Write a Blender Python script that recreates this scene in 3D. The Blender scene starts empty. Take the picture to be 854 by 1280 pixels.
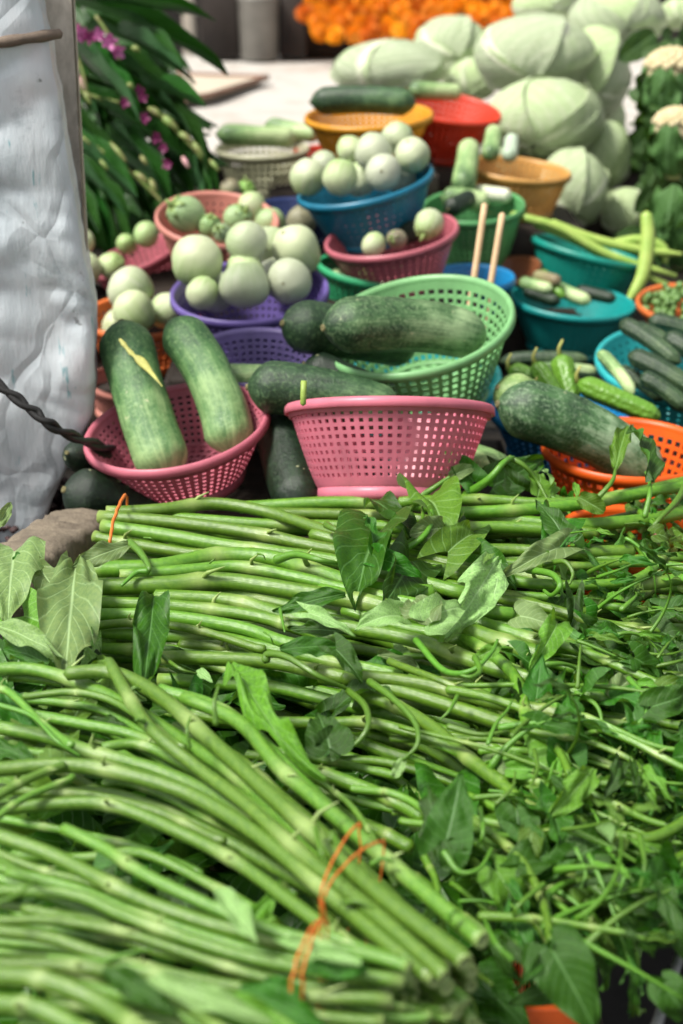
import bpy, math, random
import numpy as np
from mathutils import Vector, Matrix, Quaternion, noise
R = math.radians
random.seed(7)
C = bpy.context.scene
COL = C.collection

# ---------------------------------------------------------------- camera
TABLE = 0.70                       # height of the stall board above the ground
F = 1280 * 50 / 36.0               # focal length in photo pixels
PITCH = R(23)
CAM = Vector((0, 0, TABLE + 0.60))
FW = Vector((0, math.cos(PITCH), -math.sin(PITCH)))
UP = Vector((0, math.sin(PITCH), math.cos(PITCH)))
RT = Vector((1, 0, 0))
cam = bpy.data.objects.new('camera', bpy.data.cameras.new('camera'))
COL.objects.link(cam)
cam.location = CAM
cam.rotation_euler = (R(90) - PITCH, 0, 0)
cam.data.sensor_fit = 'VERTICAL'
cam.data.sensor_height = 36
cam.data.lens = 50
cam.data.clip_start = 0.05
cam.data.clip_end = 500
cam.data.dof.use_dof = True
cam.data.dof.focus_distance = 1.15
cam.data.dof.aperture_fstop = 5.4
cam.data.dof.aperture_blades = 9
C.camera = cam

# ---------------------------------------------------------------- light
SUN_EL, SUN_AZ = R(58), R(-112)      # high, from the left (overcast bright sky)
w = bpy.data.worlds.new('World'); C.world = w; w.use_nodes = True
nt = w.node_tree; nt.nodes.clear()
sky = nt.nodes.new('ShaderNodeTexSky'); sky.sky_type = 'NISHITA'
sky.sun_disc = False; sky.sun_elevation = SUN_EL; sky.sun_rotation = SUN_AZ
sky.dust_density = 3.0; sky.air_density = 1.0
hs = nt.nodes.new('ShaderNodeHueSaturation'); hs.inputs['Saturation'].default_value = 0.08
bg = nt.nodes.new('ShaderNodeBackground'); bg.inputs['Strength'].default_value = 0.05
out = nt.nodes.new('ShaderNodeOutputWorld')
nt.links.new(sky.outputs[0], hs.inputs['Color']); nt.links.new(hs.outputs[0], bg.inputs['Color'])
nt.links.new(bg.outputs[0], out.inputs[0])
sl = bpy.data.lights.new('sun', 'SUN'); sl.energy = 1.5; sl.angle = R(14); sl.color = (1.0, 0.95, 0.86)
so = bpy.data.objects.new('sun', sl); COL.objects.link(so)
sd = Vector((math.sin(SUN_AZ) * math.cos(SUN_EL), math.cos(SUN_AZ) * math.cos(SUN_EL), math.sin(SUN_EL)))
so.rotation_euler = (-sd).to_track_quat('-Z', 'Y').to_euler()
so.location = (0, 0, 6)
C.view_settings.view_transform = 'Standard'
C.view_settings.look = 'None'
C.view_settings.exposure = 1.92
C.view_settings.gamma = 1
C.cycles.use_denoising = True
C.cycles.max_bounces = 6
C.cycles.diffuse_bounces = 2

# ---------------------------------------------------------------- pixels to places
def pt(px, py, d):
    """point seen at photo pixel (px,py) at depth d metres"""
    return CAM + d * (FW + RT * ((px - 427) / F) + UP * ((640 - py) / F))
def ptz(px, py, zh):
    """point seen at (px,py) lying zh above the table"""
    r = FW + RT * ((px - 427) / F) + UP * ((640 - py) / F)
    return CAM + r * ((TABLE + zh - CAM.z) / r.z)
def pty(px, py, y):
    r = FW + RT * ((px - 427) / F) + UP * ((640 - py) / F)
    return CAM + r * (y / r.y)

# ---------------------------------------------------------------- materials
def srgb(h):
    v = [int(h[i:i + 2], 16) / 255 for i in (0, 2, 4)]
    return tuple((c / 12.92 if c < .04045 else ((c + .055) / 1.055) ** 2.4) for c in v) + (1,)
class N:
    def __init__(s, name):
        s.m = bpy.data.materials.new(name); s.m.use_nodes = True
        s.t = s.m.node_tree; s.t.nodes.clear()
        s.out = s.n('ShaderNodeOutputMaterial')
    def n(s, typ, **kw):
        o = s.t.nodes.new(typ)
        for k, v in kw.items():
            if k.startswith('_'): setattr(o, k[1:], v)
            else:
                key = k.replace('__', ' ')
                o.inputs[key].default_value = v
        return o
    def l(s, a, b): s.t.links.new(a, b)
    def noise(s, vec, scale, detail=4, rough=.6):
        o = s.n('ShaderNodeTexNoise'); o.inputs['Scale'].default_value = scale
        o.inputs['Detail'].default_value = detail; o.inputs['Roughness'].default_value = rough
        if vec is not None: s.l(vec, o.inputs['Vector'])
        return o.outputs['Fac']
    def ramp(s, fac, stops):
        o = s.n('ShaderNodeValToRGB'); e = o.color_ramp.elements
        while len(e) < len(stops): e.new(.5)
        for i, (p, c) in enumerate(stops):
            e[i].position = p; e[i].color = c if len(c) == 4 else tuple(c) + (1,)
        s.l(fac, o.inputs[0]); return o.outputs[0]
    def mix(s, fac, a, b, typ='MIX'):
        o = s.n('ShaderNodeMix'); o.data_type = 'RGBA'; o.blend_type = typ
        for k, v in ((0, fac), (6, a), (7, b)):
            if hasattr(v, 'node'): s.l(v, o.inputs[k])
            else: o.inputs[k].default_value = v
        return o.outputs[2]
    def math(s, op, a, b=0.0, c=0.0):
        o = s.n('ShaderNodeMath'); o.operation = op
        for k, v in enumerate((a, b, c)):
            if hasattr(v, 'node'): s.l(v, o.inputs[k])
            else: o.inputs[k].default_value = v
        return o.outputs[0]
    def mapping(s, vec, sc):
        o = s.n('ShaderNodeMapping'); s.l(vec, o.inputs[0]); o.inputs['Scale'].default_value = sc
        return o.outputs[0]
    def bsdf(s, col, rough=.5, bump=None, bs=.3, bd=.002, sss=0, spec=.5, trans=0, coat=0, tcol=None):
        b = s.n('ShaderNodeBsdfPrincipled')
        if hasattr(col, 'node'): s.l(col, b.inputs['Base Color'])
        else: b.inputs['Base Color'].default_value = col
        if hasattr(rough, 'node'): s.l(rough, b.inputs['Roughness'])
        else: b.inputs['Roughness'].default_value = rough
        b.inputs['Specular IOR Level'].default_value = spec
        b.inputs['Coat Weight'].default_value = coat; b.inputs['Coat Roughness'].default_value = .2
        if sss:
            b.inputs['Subsurface Weight'].default_value = sss
            b.inputs['Subsurface Radius'].default_value = (1, 1, .4)
            b.inputs['Subsurface Scale'].default_value = .006
        if bump is not None:
            o = s.n('ShaderNodeBump'); o.inputs['Strength'].default_value = bs
            o.inputs['Distance'].default_value = bd; s.l(bump, o.inputs['Height']); s.l(o.outputs[0], b.inputs['Normal'])
        sh = b.outputs[0]
        if trans:
            t = s.n('ShaderNodeBsdfTranslucent')
            c2 = tcol if tcol is not None else col
            if hasattr(c2, 'node'): s.l(c2, t.inputs[0])
            else: t.inputs[0].default_value = c2
            m = s.n('ShaderNodeMixShader'); m.inputs[0].default_value = trans
            s.l(sh, m.inputs[1]); s.l(t.outputs[0], m.inputs[2]); sh = m.outputs[0]
        s.l(sh, s.out.inputs[0])
        return s.m
    def obj(s): return s.n('ShaderNodeTexCoord').outputs['Object']
    def uv(s): return s.n('ShaderNodeTexCoord').outputs['UV']
    def rnd(s): return s.n('ShaderNodeObjectInfo').outputs['Random']

def hsv(n, col, hue, sat, val):
    o = n.n('ShaderNodeHueSaturation')
    for k, v in (('Hue', hue), ('Saturation', sat), ('Value', val)):
        if hasattr(v, 'node'): n.l(v, o.inputs[k])
        else: o.inputs[k].default_value = v
    if hasattr(col, 'node'): n.l(col, o.inputs['Color'])
    else: o.inputs['Color'].default_value = col
    return o.outputs[0]
def maprange(n, v, a, b):
    o = n.n('ShaderNodeMapRange'); n.l(v, o.inputs[0]); o.inputs[3].default_value = a; o.inputs[4].default_value = b
    return o.outputs[0]

def plastic(name, col, trans=.12):
    n = N(name); v = n.obj()
    f = n.noise(v, 25, 5); g = n.noise(v, 220, 2)
    c = n.mix(n.ramp(f, [(.35, (0, 0, 0)), (.75, (1, 1, 1))]), col, tuple(x * .72 for x in col[:3]) + (1,))
    dirt = n.ramp(n.noise(n.mapping(v, (1, 1, 3)), 60, 6, .7), [(.60, (0, 0, 0)), (.74, (.55, .55, .55))])
    c = n.mix(dirt, c, tuple(x * .45 + .03 for x in col[:3]) + (1,))
    return n.bsdf(c, n.math('MULTIPLY_ADD', f, .25, .27), g, .12, .0006, spec=.5, trans=trans)

def stem_mat(name, a, b, pale, spread=.03):
    n = N(name); v = n.uv(); at = n.n('ShaderNodeAttribute'); at.attribute_name = 'tint'
    f = n.noise(n.mapping(v, (3, 6, 1)), 3, 3)
    st = n.noise(n.mapping(v, (60, 2, 1)), 2, 3)
    c = n.mix(n.ramp(f, [(.3, (0, 0, 0)), (.7, (1, 1, 1))]), a, b)
    c = n.mix(n.math('MULTIPLY', st, .25), c, tuple(x * .6 for x in b[:3]) + (1,))
    c = hsv(n, c, maprange(n, n.rnd(), .5 - spread * .45, .5 + spread * .35), 1.0, maprange(n, n.rnd(), .72, 1.2))
    gr = n.ramp(n.noise(n.mapping(v, (1, .6, 1)), 1.3, 3), [(.3, (0, 0, 0)), (.75, (.45, .45, .45))]); c = n.mix(gr, c, tuple(x * .55 for x in b[:3]) + (1,))
    c = n.mix(at.outputs['Fac'], c, pale)
    sp = n.ramp(n.noise(n.mapping(v, (8, 30, 1)), 6, 5, .8), [(.70, (0, 0, 0)), (.78, (.6, .6, .6))])
    c = n.mix(sp, c, (.09, .10, .02, 1))
    return n.bsdf(c, n.math('MULTIPLY_ADD', f, .25, .20), n.math('ADD', st, n.math('MULTIPLY', f, .5)), .3, .0012, sss=.06, spec=.55)

def leaf_mat(name, top, under, rough=.36, trans=.2, vein=.5):
    n = N(name); uvn = n.uv(); sx = n.n('ShaderNodeSeparateXYZ'); n.l(uvn, sx.inputs[0])
    s = n.math('ABSOLUTE', n.math('SUBTRACT', sx.outputs[0], .5)); t = sx.outputs[1]      # s 0..0.5
    ph = n.math('MULTIPLY', n.math('SUBTRACT', t, n.math('MULTIPLY', n.math('POWER', s, .8), .55)), 9)
    fr = n.math('ABSOLUTE', n.math('SUBTRACT', n.math('FRACT', ph), .5))
    lat = n.ramp(fr, [(0.0, (1, 1, 1)), (.10, (0, 0, 0))])
    mid = n.ramp(s, [(.008, (1, 1, 1)), (.035, (0, 0, 0))])
    vn = n.math('MAXIMUM', n.math('MULTIPLY', lat, .55), mid)
    v = n.obj(); f = n.noise(v, 45, 4)
    geo = n.n('ShaderNodeNewGeometry')
    tc = hsv(n, top, maprange(n, n.rnd(), .45, .49), 1.05, maprange(n, n.rnd(), .5, 1.6))
    tc = n.mix(n.ramp(f, [(.4, (0, 0, 0)), (.8, (1, 1, 1))]), tc, tuple(x * .55 for x in top[:3]) + (1,))
    c = n.mix(geo.outputs['Backfacing'], tc, under)
    vc = tuple(min(1, x * 1.6 + .10) for x in under[:3]) + (1,)
    c = n.mix(n.math('MULTIPLY', vn, vein), c, vc)
    fine = n.noise(v, 260, 3)
    h = n.math('ADD', n.math('MULTIPLY', vn, -1.0), n.math('MULTIPLY', fine, .5))
    return n.bsdf(c, n.math('MULTIPLY_ADD', f, .3, rough - .12), h, .4, .0014, spec=.32, trans=trans, tcol=hsv(n, c, .47, 1.15, 1.6))

def cuc_mat(name, dark, mid, pale, bias=.5):
    n = N(name); v = n.obj(); uvn = n.uv(); sx = n.n('ShaderNodeSeparateXYZ'); n.l(uvn, sx.inputs[0])
    big = n.noise(v, 28, 5, .65); fine = n.noise(v, 260, 6, .75)
    stk = n.noise(n.mapping(uvn, (16, 1.4, 1)), 1.0, 6, .7)
    g = n.math('ADD', n.math('MULTIPLY_ADD', sx.outputs[1], .52, -.72), n.math('ADD', n.math('MULTIPLY', stk, 1.0), n.math('MULTIPLY', big, .95)))
    c = n.ramp(g, [(bias - .22, dark), (bias + .03, mid), (bias + .30, pale)])
    sp = n.ramp(fine, [(.50, (0, 0, 0)), (.62, (1, 1, 1))])
    c = n.mix(n.math('MULTIPLY', sp, .38), c, pale)
    sp2 = n.ramp(n.noise(v, 420, 3, .8), [(.62, (0, 0, 0)), (.70, (1, 1, 1))])
    c = n.mix(n.math('MULTIPLY', sp2, .5), c, tuple(x * .5 for x in dark[:3]) + (1,))
    sc = n.ramp(n.noise(v, 95, 2, .5), [(.72, (0, 0, 0)), (.75, (.7, .7, .7))])
    c = n.mix(sc, c, (.42, .44, .26, 1))
    return n.bsdf(c, n.math('MULTIPLY_ADD', big, .45, .22), n.math('ADD', fine, n.math('MULTIPLY', big, 2)), .6, .0016, spec=.5)

def egg_mat(name, a, b, green):
    n = N(name); uvn = n.uv(); sx = n.n('ShaderNodeSeparateXYZ'); n.l(uvn, sx.inputs[0]); v = n.obj()
    stk = n.noise(n.mapping(uvn, (26, 1.2, 1)), 1.0, 4, .7); f = n.noise(v, 40, 4)
    c = n.mix(f, a, b)
    top = n.math('MULTIPLY', n.ramp(sx.outputs[1], [(.25, (0, 0, 0)), (.95, (1, 1, 1))]), n.ramp(stk, [(.35, (.15, .15, .15)), (.62, (1, 1, 1))]))
    c = n.mix(top, c, green)
    br = n.ramp(n.noise(v, 75, 5, .75), [(.68, (0, 0, 0)), (.75, (.55, .55, .55))])
    c = n.mix(br, c, (.42, .36, .16, 1))
    c = hsv(n, c, .5, maprange(n, n.rnd(), .7, 1.3), maprange(n, n.rnd(), .88, 1.04))
    return n.bsdf(c, n.math('MULTIPLY_ADD', f, .3, .22), n.math('ADD', f, n.math('MULTIPLY', stk, .6)), .3, .002, sss=.08, spec=.45)

def simple(name, col, col2=None, scale=20, rough=.6, bs=.3, bd=.002, stretch=(1, 1, 1), spec=.4, trans=0, sss=0, detail=5, metal=0):
    n = N(name); v = n.mapping(n.obj(), stretch)
    f = n.noise(v, scale, detail, .65)
    c = n.mix(n.ramp(f, [(.35, (0, 0, 0)), (.7, (1, 1, 1))]), col, col2 or tuple(x * .6 for x in col[:3]) + (1,))
    m = n.bsdf(c, rough, n.noise(v, scale * 4, 4), bs, bd, spec=spec, trans=trans, sss=sss)
    for k in n.t.nodes:
        if k.type == 'BSDF_PRINCIPLED': k.inputs['Metallic'].default_value = metal
    return m

# ---------------------------------------------------------------- mesh helpers
def me(name, verts, faces, uvs=None, tint=None, smooth=True, mats=(), midx=None):
    m = bpy.data.meshes.new(name)
    m.from_pydata([tuple(v) for v in verts], [], faces)
    if uvs is not None:
        ul = m.uv_layers.new(name='UVMap')
        idx = np.empty(len(m.loops), dtype=np.int32); m.loops.foreach_get('vertex_index', idx)
        ul.data.foreach_set('uv', np.asarray(uvs, dtype=np.float32)[idx].ravel())
    if tint is not None:
        a = m.attributes.new('tint', 'FLOAT', 'POINT'); a.data.foreach_set('value', np.asarray(tint, dtype=np.float32))
    for k in mats: m.materials.append(k)
    if midx is not None: m.polygons.foreach_set('material_index', midx)
    if smooth: m.polygons.foreach_set('use_smooth', [True] * len(m.polygons))
    m.update(); return m
def link(name, mesh, parent=None, loc=None, mat=None):
    o = bpy.data.objects.new(name, mesh); COL.objects.link(o)
    if mat is not None and not len(mesh.materials): mesh.materials.append(mat)
    if parent is not None: o.parent = parent
    if loc is not None: o.location = loc
    return o
def tag(o, label, cat, group=None):
    o['label'] = label; o['category'] = cat
    if group: o['group'] = group
    return o
def thing(name, loc, label, cat, group=None, rot=None):
    o = bpy.data.objects.new(name, None); COL.objects.link(o); o.location = loc
    o.empty_display_size = .05
    if rot is not None: o.rotation_mode = 'QUATERNION'; o.rotation_quaternion = rot
    return tag(o, label, cat, group)
def struct(o): o['kind'] = 'structure'; return o
def catmull(P, per=6):
    P = [Vector(p) for p in P]
    if len(P) < 3: return [P[0].lerp(P[-1], i / (per * 2)) for i in range(per * 2 + 1)]
    Q = [P[0] * 2 - P[1]] + P + [P[-1] * 2 - P[-2]]
    o = []
    for i in range(1, len(Q) - 2):
        a, b, c, d = Q[i - 1], Q[i], Q[i + 1], Q[i + 2]
        for k in range(per):
            t = k / per
            o.append(.5 * ((2 * b) + (c - a) * t + (2 * a - 5 * b + 4 * c - d) * t * t + (3 * b - a - 3 * c + d) * t ** 3))
    o.append(P[-1]); return o
class B:
    """collects shapes into one mesh"""
    def __init__(s): s.v = []; s.f = []; s.u = []; s.t = []; s.m = []
    def add(s, v, f, u=None, t=None, mi=0):
        k = len(s.v); s.v += list(v); s.f += [tuple(i + k for i in q) for q in f]
        s.u += list(u) if u is not None else [(0, 0)] * len(v)
        s.t += list(t) if t is not None else [0.0] * len(v); s.m += [mi] * len(f)
    def tube(s, path, rad, sides=10, cut0=False, cut1=False, mi=0, nodes=(), flat=1.0):
        n = len(path); L = 0; v = []; u = []; t = []; f = []
        T = [(path[min(i + 1, n - 1)] - path[max(i - 1, 0)]).normalized() for i in range(n)]
        nrm = T[0].orthogonal().normalized(); tot = sum((path[i + 1] - path[i]).length for i in range(n - 1))
        for i in range(n):
            if i:
                L += (path[i] - path[i - 1]).length
                q = T[i - 1].rotation_difference(T[i]); nrm = (q @ nrm); nrm = (nrm - T[i] * nrm.dot(T[i])).normalized()
            bn = T[i].cross(nrm); r = rad[i] if hasattr(rad, '__len__') else rad
            tn = 0
            for nd in nodes:
                e = abs(i - nd)
                if e < .5: r = r * 1.13; tn = .5
                elif e < 1.5: r = r * 1.03; tn = .18
            if (cut0 and i == 0) or (cut1 and i == n - 1): tn = .5
            for k in range(sides):
                a = 2 * math.pi * k / sides
                v.append(path[i] + nrm * (math.cos(a) * r) + bn * (math.sin(a) * r * flat)); u.append((k / sides, L / .1)); t.append(tn)
        for i in range(n - 1):
            for k in range(sides):
                k2 = (k + 1) % sides
                f.append((i * sides + k, i * sides + k2, (i + 1) * sides + k2, (i + 1) * sides + k))
        def cap(i, cut, sg):
            base = i * sides; c = path[i]; r = rad[i] if hasattr(rad, '__len__') else rad
            if cut:
                a0 = len(v)
                for (fr, dp, tt) in ((.62, 0, .9), (.58, -2.0 * r, .1)):
                    for k in range(sides):
                        v.append(c + (v[base + k] - c) * fr + T[i] * (sg * dp)); u.append((k / sides, 0)); t.append(tt)
                v.append(c - T[i] * sg * 2.0 * r); u.append((0, 0)); t.append(0)
                for k in range(sides):
                    k2 = (k + 1) % sides
                    q = [(base + k, base + k2, a0 + k2, a0 + k), (a0 + k, a0 + k2, a0 + sides + k2, a0 + sides + k), (a0 + sides + k, a0 + sides + k2, a0 + 2 * sides)]
                    f.extend([x if sg < 0 else x[::-1] for x in [y[::-1] for y in q]])
            else:
                v.append(c + T[i] * sg * r * .7); u.append((0, 0)); t.append(0); j = len(v) - 1
                for k in range(sides):
                    q = (base + (k + 1) % sides, base + k, j); f.append(q if sg < 0 else q[::-1])
        cap(0, cut0, -1); cap(n - 1, cut1, 1)
        s.add(v, f, u, t, mi)
    def lathe(s, prof, sides=32, M=None, mi=0, wob=0, close=False):
        v = []; u = []; f = []; n = len(prof)
        for j, (r, z) in enumerate(prof):
            for k in range(sides):
                a = 2 * math.pi * k / sides; rr = r * (1 + wob * math.sin(3 * a + j * .4))
                p = Vector((rr * math.cos(a), rr * math.sin(a), z)); v.append(M @ p if M else p); u.append((k / sides, j / (n - 1)))
        for j in range(n - 1 + (1 if close else 0)):
            j2 = (j + 1) % n
            for k in range(sides):
                k2 = (k + 1) % sides; f.append((j * sides + k, j * sides + k2, j2 * sides + k2, j2 * sides + k))
        s.add(v, f, u, None, mi)
    def box(s, c, sz, M=None, mi=0, bev=.0):
        hx, hy, hz = [x / 2 for x in sz]; c = Vector(c); v = []
        b = min(bev, hx * .5, hy * .5, hz * .5)
        if b <= 0:
            v = [Vector((x, y, z)) for x in (-hx, hx) for y in (-hy, hy) for z in (-hz, hz)]
            f = [(0, 1, 3, 2), (4, 6, 7, 5), (0, 4, 5, 1), (2, 3, 7, 6), (0, 2, 6, 4), (1, 5, 7, 3)]
        else:
            import itertools
            idx = {}
            for sx, sy, sz_ in itertools.product((-1, 1), repeat=3):
                for ax in range(3):
                    p = [sx * hx, sy * hy, sz_ * hz]
                    for q in range(3):
                        if q != ax: p[q] -= (sx, sy, sz_)[q] * b
                    idx[(sx, sy, sz_, ax)] = len(v); v.append(Vector(p))
            f = []
            for ax in range(3):
                o = [q for q in range(3) if q != ax]
                for sg in (-1, 1):
                    q = []
                    for (a_, b_) in ((-1, -1), (1, -1), (1, 1), (-1, 1)):
                        k = [0, 0, 0]; k[ax] = sg; k[o[0]] = a_; k[o[1]] = b_; q.append(idx[(k[0], k[1], k[2], ax)])
                    f.append(tuple(q))
                for (a_, b_) in itertools.product((-1, 1), repeat=2):
                    k0 = [0, 0, 0]; k1 = [0, 0, 0]; k0[ax] = -1; k1[ax] = 1
                    for k in (k0, k1): k[o[0]] = a_; k[o[1]] = b_
                    f.append((idx[(*k0, o[0])], idx[(*k1, o[0])], idx[(*k1, o[1])], idx[(*k0, o[1])]))
            for sx, sy, sz_ in itertools.product((-1, 1), repeat=3): f.append(tuple(idx[(sx, sy, sz_, a)] for a in range(3)))
        v = [(M @ p if M else p) + c for p in v]
        s.add(v, f, [(p.x, p.y) for p in v], None, mi)
    def ball(s, c, r, seg=10, rings=7, M=None, mi=0, sc=(1, 1, 1)):
        v = []; u = []; f = []
        for j in range(rings + 1):
            ph = math.pi * j / rings
            for k in range(seg):
                a = 2 * math.pi * k / seg
                p = Vector((r * sc[0] * math.sin(ph) * math.cos(a), r * sc[1] * math.sin(ph) * math.sin(a), r * sc[2] * math.cos(ph)))
                v.append((M @ p if M else p) + Vector(c)); u.append((k / seg, j / rings))
        for j in range(rings):
            for k in range(seg):
                k2 = (k + 1) % seg; f.append((j * seg + k, (j + 1) * seg + k, (j + 1) * seg + k2, j * seg + k2))
        s.add(v, f, u, None, mi)
    def build(s, name, mats, parent=None, loc=None, origin=None, smooth=True):
        v = s.v if origin is None else [Vector(p) - Vector(origin) for p in s.v]
        m = me(name, v, s.f, s.u, s.t, smooth, mats if isinstance(mats, (list, tuple)) else [mats], s.m)
        return link(name, m, parent, loc)
# ================================================================ SETTING
dark_wood = simple('dark_wood', (.035, .025, .018, 1), (.012, .009, .007, 1), 14, .7, stretch=(1, 8, 1))
timber = simple('weathered_timber', (.62, .55, .46, 1), (.40, .35, .28, 1), 16, .75, stretch=(6, 6, .6))
asphalt = simple('asphalt', (.05, .048, .045, 1), (.03, .03, .03, 1), 9, .9, bs=.6)
damp = simple('damp_board', (.03, .024, .018, 1), (.010, .009, .007, 1), 10, .45, stretch=(1, 5, 1))
n = N('white_cloth'); v = n.obj()
f1 = n.noise(v, 2.5, 5); f2 = n.noise(v, 9, 6, .7)
c = n.mix(n.ramp(f2, [(.5, (0, 0, 0)), (.72, (1, 1, 1))]), (.50, .475, .44, 1), (.36, .31, .26, 1))
white_cloth = n.bsdf(c, .55, f1, .4, .02)
n = N('backdrop_dark'); v = n.obj()
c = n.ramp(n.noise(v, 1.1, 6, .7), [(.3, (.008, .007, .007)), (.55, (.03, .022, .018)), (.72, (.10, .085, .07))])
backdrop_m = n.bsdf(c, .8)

b = B(); g = 60.0
b.add([Vector(p) for p in ((-g, -g, 0), (g, -g, 0), (g, g, 0), (-g, g, 0))], [(0, 1, 2, 3)])
struct(b.build('ground', asphalt))

def ZS(y):       # height of the sloping display board above TABLE
    return -.055 if y < 2.3 else min(.0, -.055 + (y - 2.3) * .1)
# the stall: boards on legs
st = thing('market_stall', (0, 2, 0), 'low dark wooden market stall table under all the vegetable baskets', 'stall table')
x0, x1 = -1.5, 1.9
for k in range(14):
    ya = 1.26 + k * .118; b = B()
    yc = ya + .057; s_ = (ZS(ya + .114) - ZS(ya)) / .114
    b.box((0.2, yc - 2, TABLE + ZS(yc) - .013), (x1 - x0, .112, .022), Matrix.Rotation(math.atan(s_), 3, 'X'), bev=.002)
    b.build('board', damp, st)
for (lx, ly) in ((-1.4, 1.32), (1.8, 1.32), (-1.4, 2.85), (1.8, 2.85)):
    b = B(); b.box((lx, ly - 2, .335), (.07, .07, .67), bev=.004); b.build('leg', dark_wood, st)
b = B(); b.box((.2, 1.30 - 2, TABLE - .065), (3.2, .03, .08), bev=.003); b.build('apron', dark_wood, st)

# white covered table beyond
wt = thing('white_table', (0, 4, 0), 'long table under a pale wrinkled white sheet behind the orchids and baskets', 'table')
b = B(); NX, NY = 60, 50; vs = []; us = []
for j in range(NY + 1):
    for i in range(NX + 1):
        x = -1.6 + 4.4 * i / NX; y = -1.03 + 2.35 * j / NY
        z = TABLE + .115 + .008 * noise.noise((x * 2, y * 3, 0)) + .004 * noise.noise((x * 7, y * 5, 3))
        vs.append(Vector((x, y, z))); us.append((i / NX, j / NY))
fs = [(j * (NX + 1) + i, j * (NX + 1) + i + 1, (j + 1) * (NX + 1) + i + 1, (j + 1) * (NX + 1) + i) for j in range(NY) for i in range(NX)]
b.add(vs, fs, us)
o = b.build('tablecloth', white_cloth, wt)
sm = o.modifiers.new('s', 'SOLIDIFY'); sm.thickness = .006
b = B(); b.box((.6, .14, TABLE + .08), (4.36, 2.3, .03), bev=.003); b.build('tabletop', dark_wood, wt)
for lx in (-1.5, 2.7):
    for ly in (-.95, 1.2):
        b = B(); b.box((lx, ly, (TABLE + .06) / 2), (.06, .06, TABLE + .06), bev=.004); b.build('leg', dark_wood, wt)

# near-black wall added far behind to stand in for background shade, and posts
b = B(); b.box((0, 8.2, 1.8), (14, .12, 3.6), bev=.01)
wl = tag(b.build('dark_backdrop_wall', backdrop_m), 'near-black wall added as a shade backdrop behind the stalls', 'wall')
def post(px, py, d, wpx, mat, label, h=1.9, name='wooden_post'):
    p = pt(px, py, d); wd = wpx * d / F; b = B()
    b.box((0, 0, h / 2), (wd, wd, h), bev=.004)
    return tag(b.build(name, mat, None, (p.x, p.y, 0)), label, 'post')
post(236, 40, 6.6, 14, timber, 'pale wooden post standing beyond the orchid leaves')
post(262, 30, 7.0, 16, simple('brown_post', (.16, .10, .065, 1), None, 10, .8), 'brown wooden post just right of the pale one behind the orchids')
# bucket at the back
p = pt(338, 62, 5.6); p.z = TABLE + .122
bk = thing('bucket', (p.x, 5.1, p.z), 'pale grey enamel bucket standing at the back edge of the white table', 'bucket')
px_m = 5.25 / F
b = B(); r = 24 * px_m
b.lathe([(r * .86, 0), (r * .9, .004), (r, .19), (r * 1.05, .195), (r * 1.05, .205), (r * .96, .205), (r * .86, .01), (0.001, .01)], 32)
b.build('body', simple('enamel', (.20, .19, .17, 1), (.10, .095, .085, 1), 8, .4), bk)
b = B(); b.tube(catmull([(-r, 0, .17), (-r * .9, -.02, .25), (0, -.03, .29), (r * .9, -.02, .25), (r, 0, .17)]), .004, 6)
b.build('handle', simple('steel', (.35, .35, .35, 1), None, 8, .4, metal=.8), bk)
# dark boxes added beside it so the far left reads as shade
for (px, w_, hh, lab) in ((290, 44, .26, 'dark box added as shade left of the grey bucket at the back of the white table'), (372, 30, .22, 'dark box added as shade right of the grey bucket beside the marigolds')):
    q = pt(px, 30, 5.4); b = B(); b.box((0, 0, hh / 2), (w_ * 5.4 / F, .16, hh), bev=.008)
    tag(b.build('box', simple('shade_box_dark', (.03, .022, .018, 1), None, 10, .7), None, (q.x, 5.16, TABLE + .122)), lab, 'box')

# brown-edged pale board lying on the cloth
bd = thing('folded_board', (pt(270, 108, 3.9).x, pt(270, 108, 3.9).y, TABLE + .124), 'pale flat board with a thin brown edging lying on the white sheet', 'board')
q = [ptz(px, py, .128) for px, py in ((195, 96), (335, 101), (262, 124), (150, 140))]
o0 = Vector(bd.location)
b = B(); vs = [a - o0 for a in q] + [a - o0 + Vector((0, 0, .008)) for a in q]
b.add(vs, [(3, 2, 1, 0), (4, 5, 6, 7), (0, 1, 5, 4), (1, 2, 6, 5), (2, 3, 7, 6), (3, 0, 4, 7)]); b.build('panel', simple('card', (.52, .45, .36, 1), (.42, .36, .28, 1), 6, .8), bd, smooth=False)
b = B(); b.tube([a - o0 + Vector((0, 0, .01)) for a in (q[0], q[1], q[2], q[3])], .008, 6); b.build('edging', simple('brown_edge', (.22, .12, .08, 1), None, 8, .7), bd)

# ---------------------------------------------------------------- hanging sheet, timber, strap
n = N('stained_sheet'); v = n.obj()
f1 = n.noise(n.mapping(v, (4, 4, 1.2)), 3.5, 6, .65); f2 = n.noise(v, 16, 6, .7); f3 = n.noise(n.mapping(v, (9, 9, 1.5)), 4, 5, .7)
c = n.ramp(f1, [(.3, (.44, .50, .54)), (.5, (.60, .66, .70)), (.7, (.68, .72, .75))])
c = n.mix(n.ramp(f2, [(.54, (0, 0, 0)), (.70, (.8, .8, .8))]), c, (.27, .33, .35, 1))
c = n.mix(n.ramp(n.noise(v, 5.5, 3, .5), [(.60, (0, 0, 0)), (.72, (.5, .5, .5))]), c, (.60, .40, .42, 1))
c = n.mix(n.ramp(f3, [(.62, (0, 0, 0)), (.66, (.8, .8, .8))]), c, (.16, .38, .42, 1))
c = n.mix(n.ramp(n.noise(v, 34, 4, .7), [(.66, (0, 0, 0)), (.72, (.8, .8, .8))]), c, (.16, .17, .17, 1))
vv = n.n('ShaderNodeTexVoronoi'); vv.feature = 'DISTANCE_TO_EDGE'; vv.inputs['Scale'].default_value = 9
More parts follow.
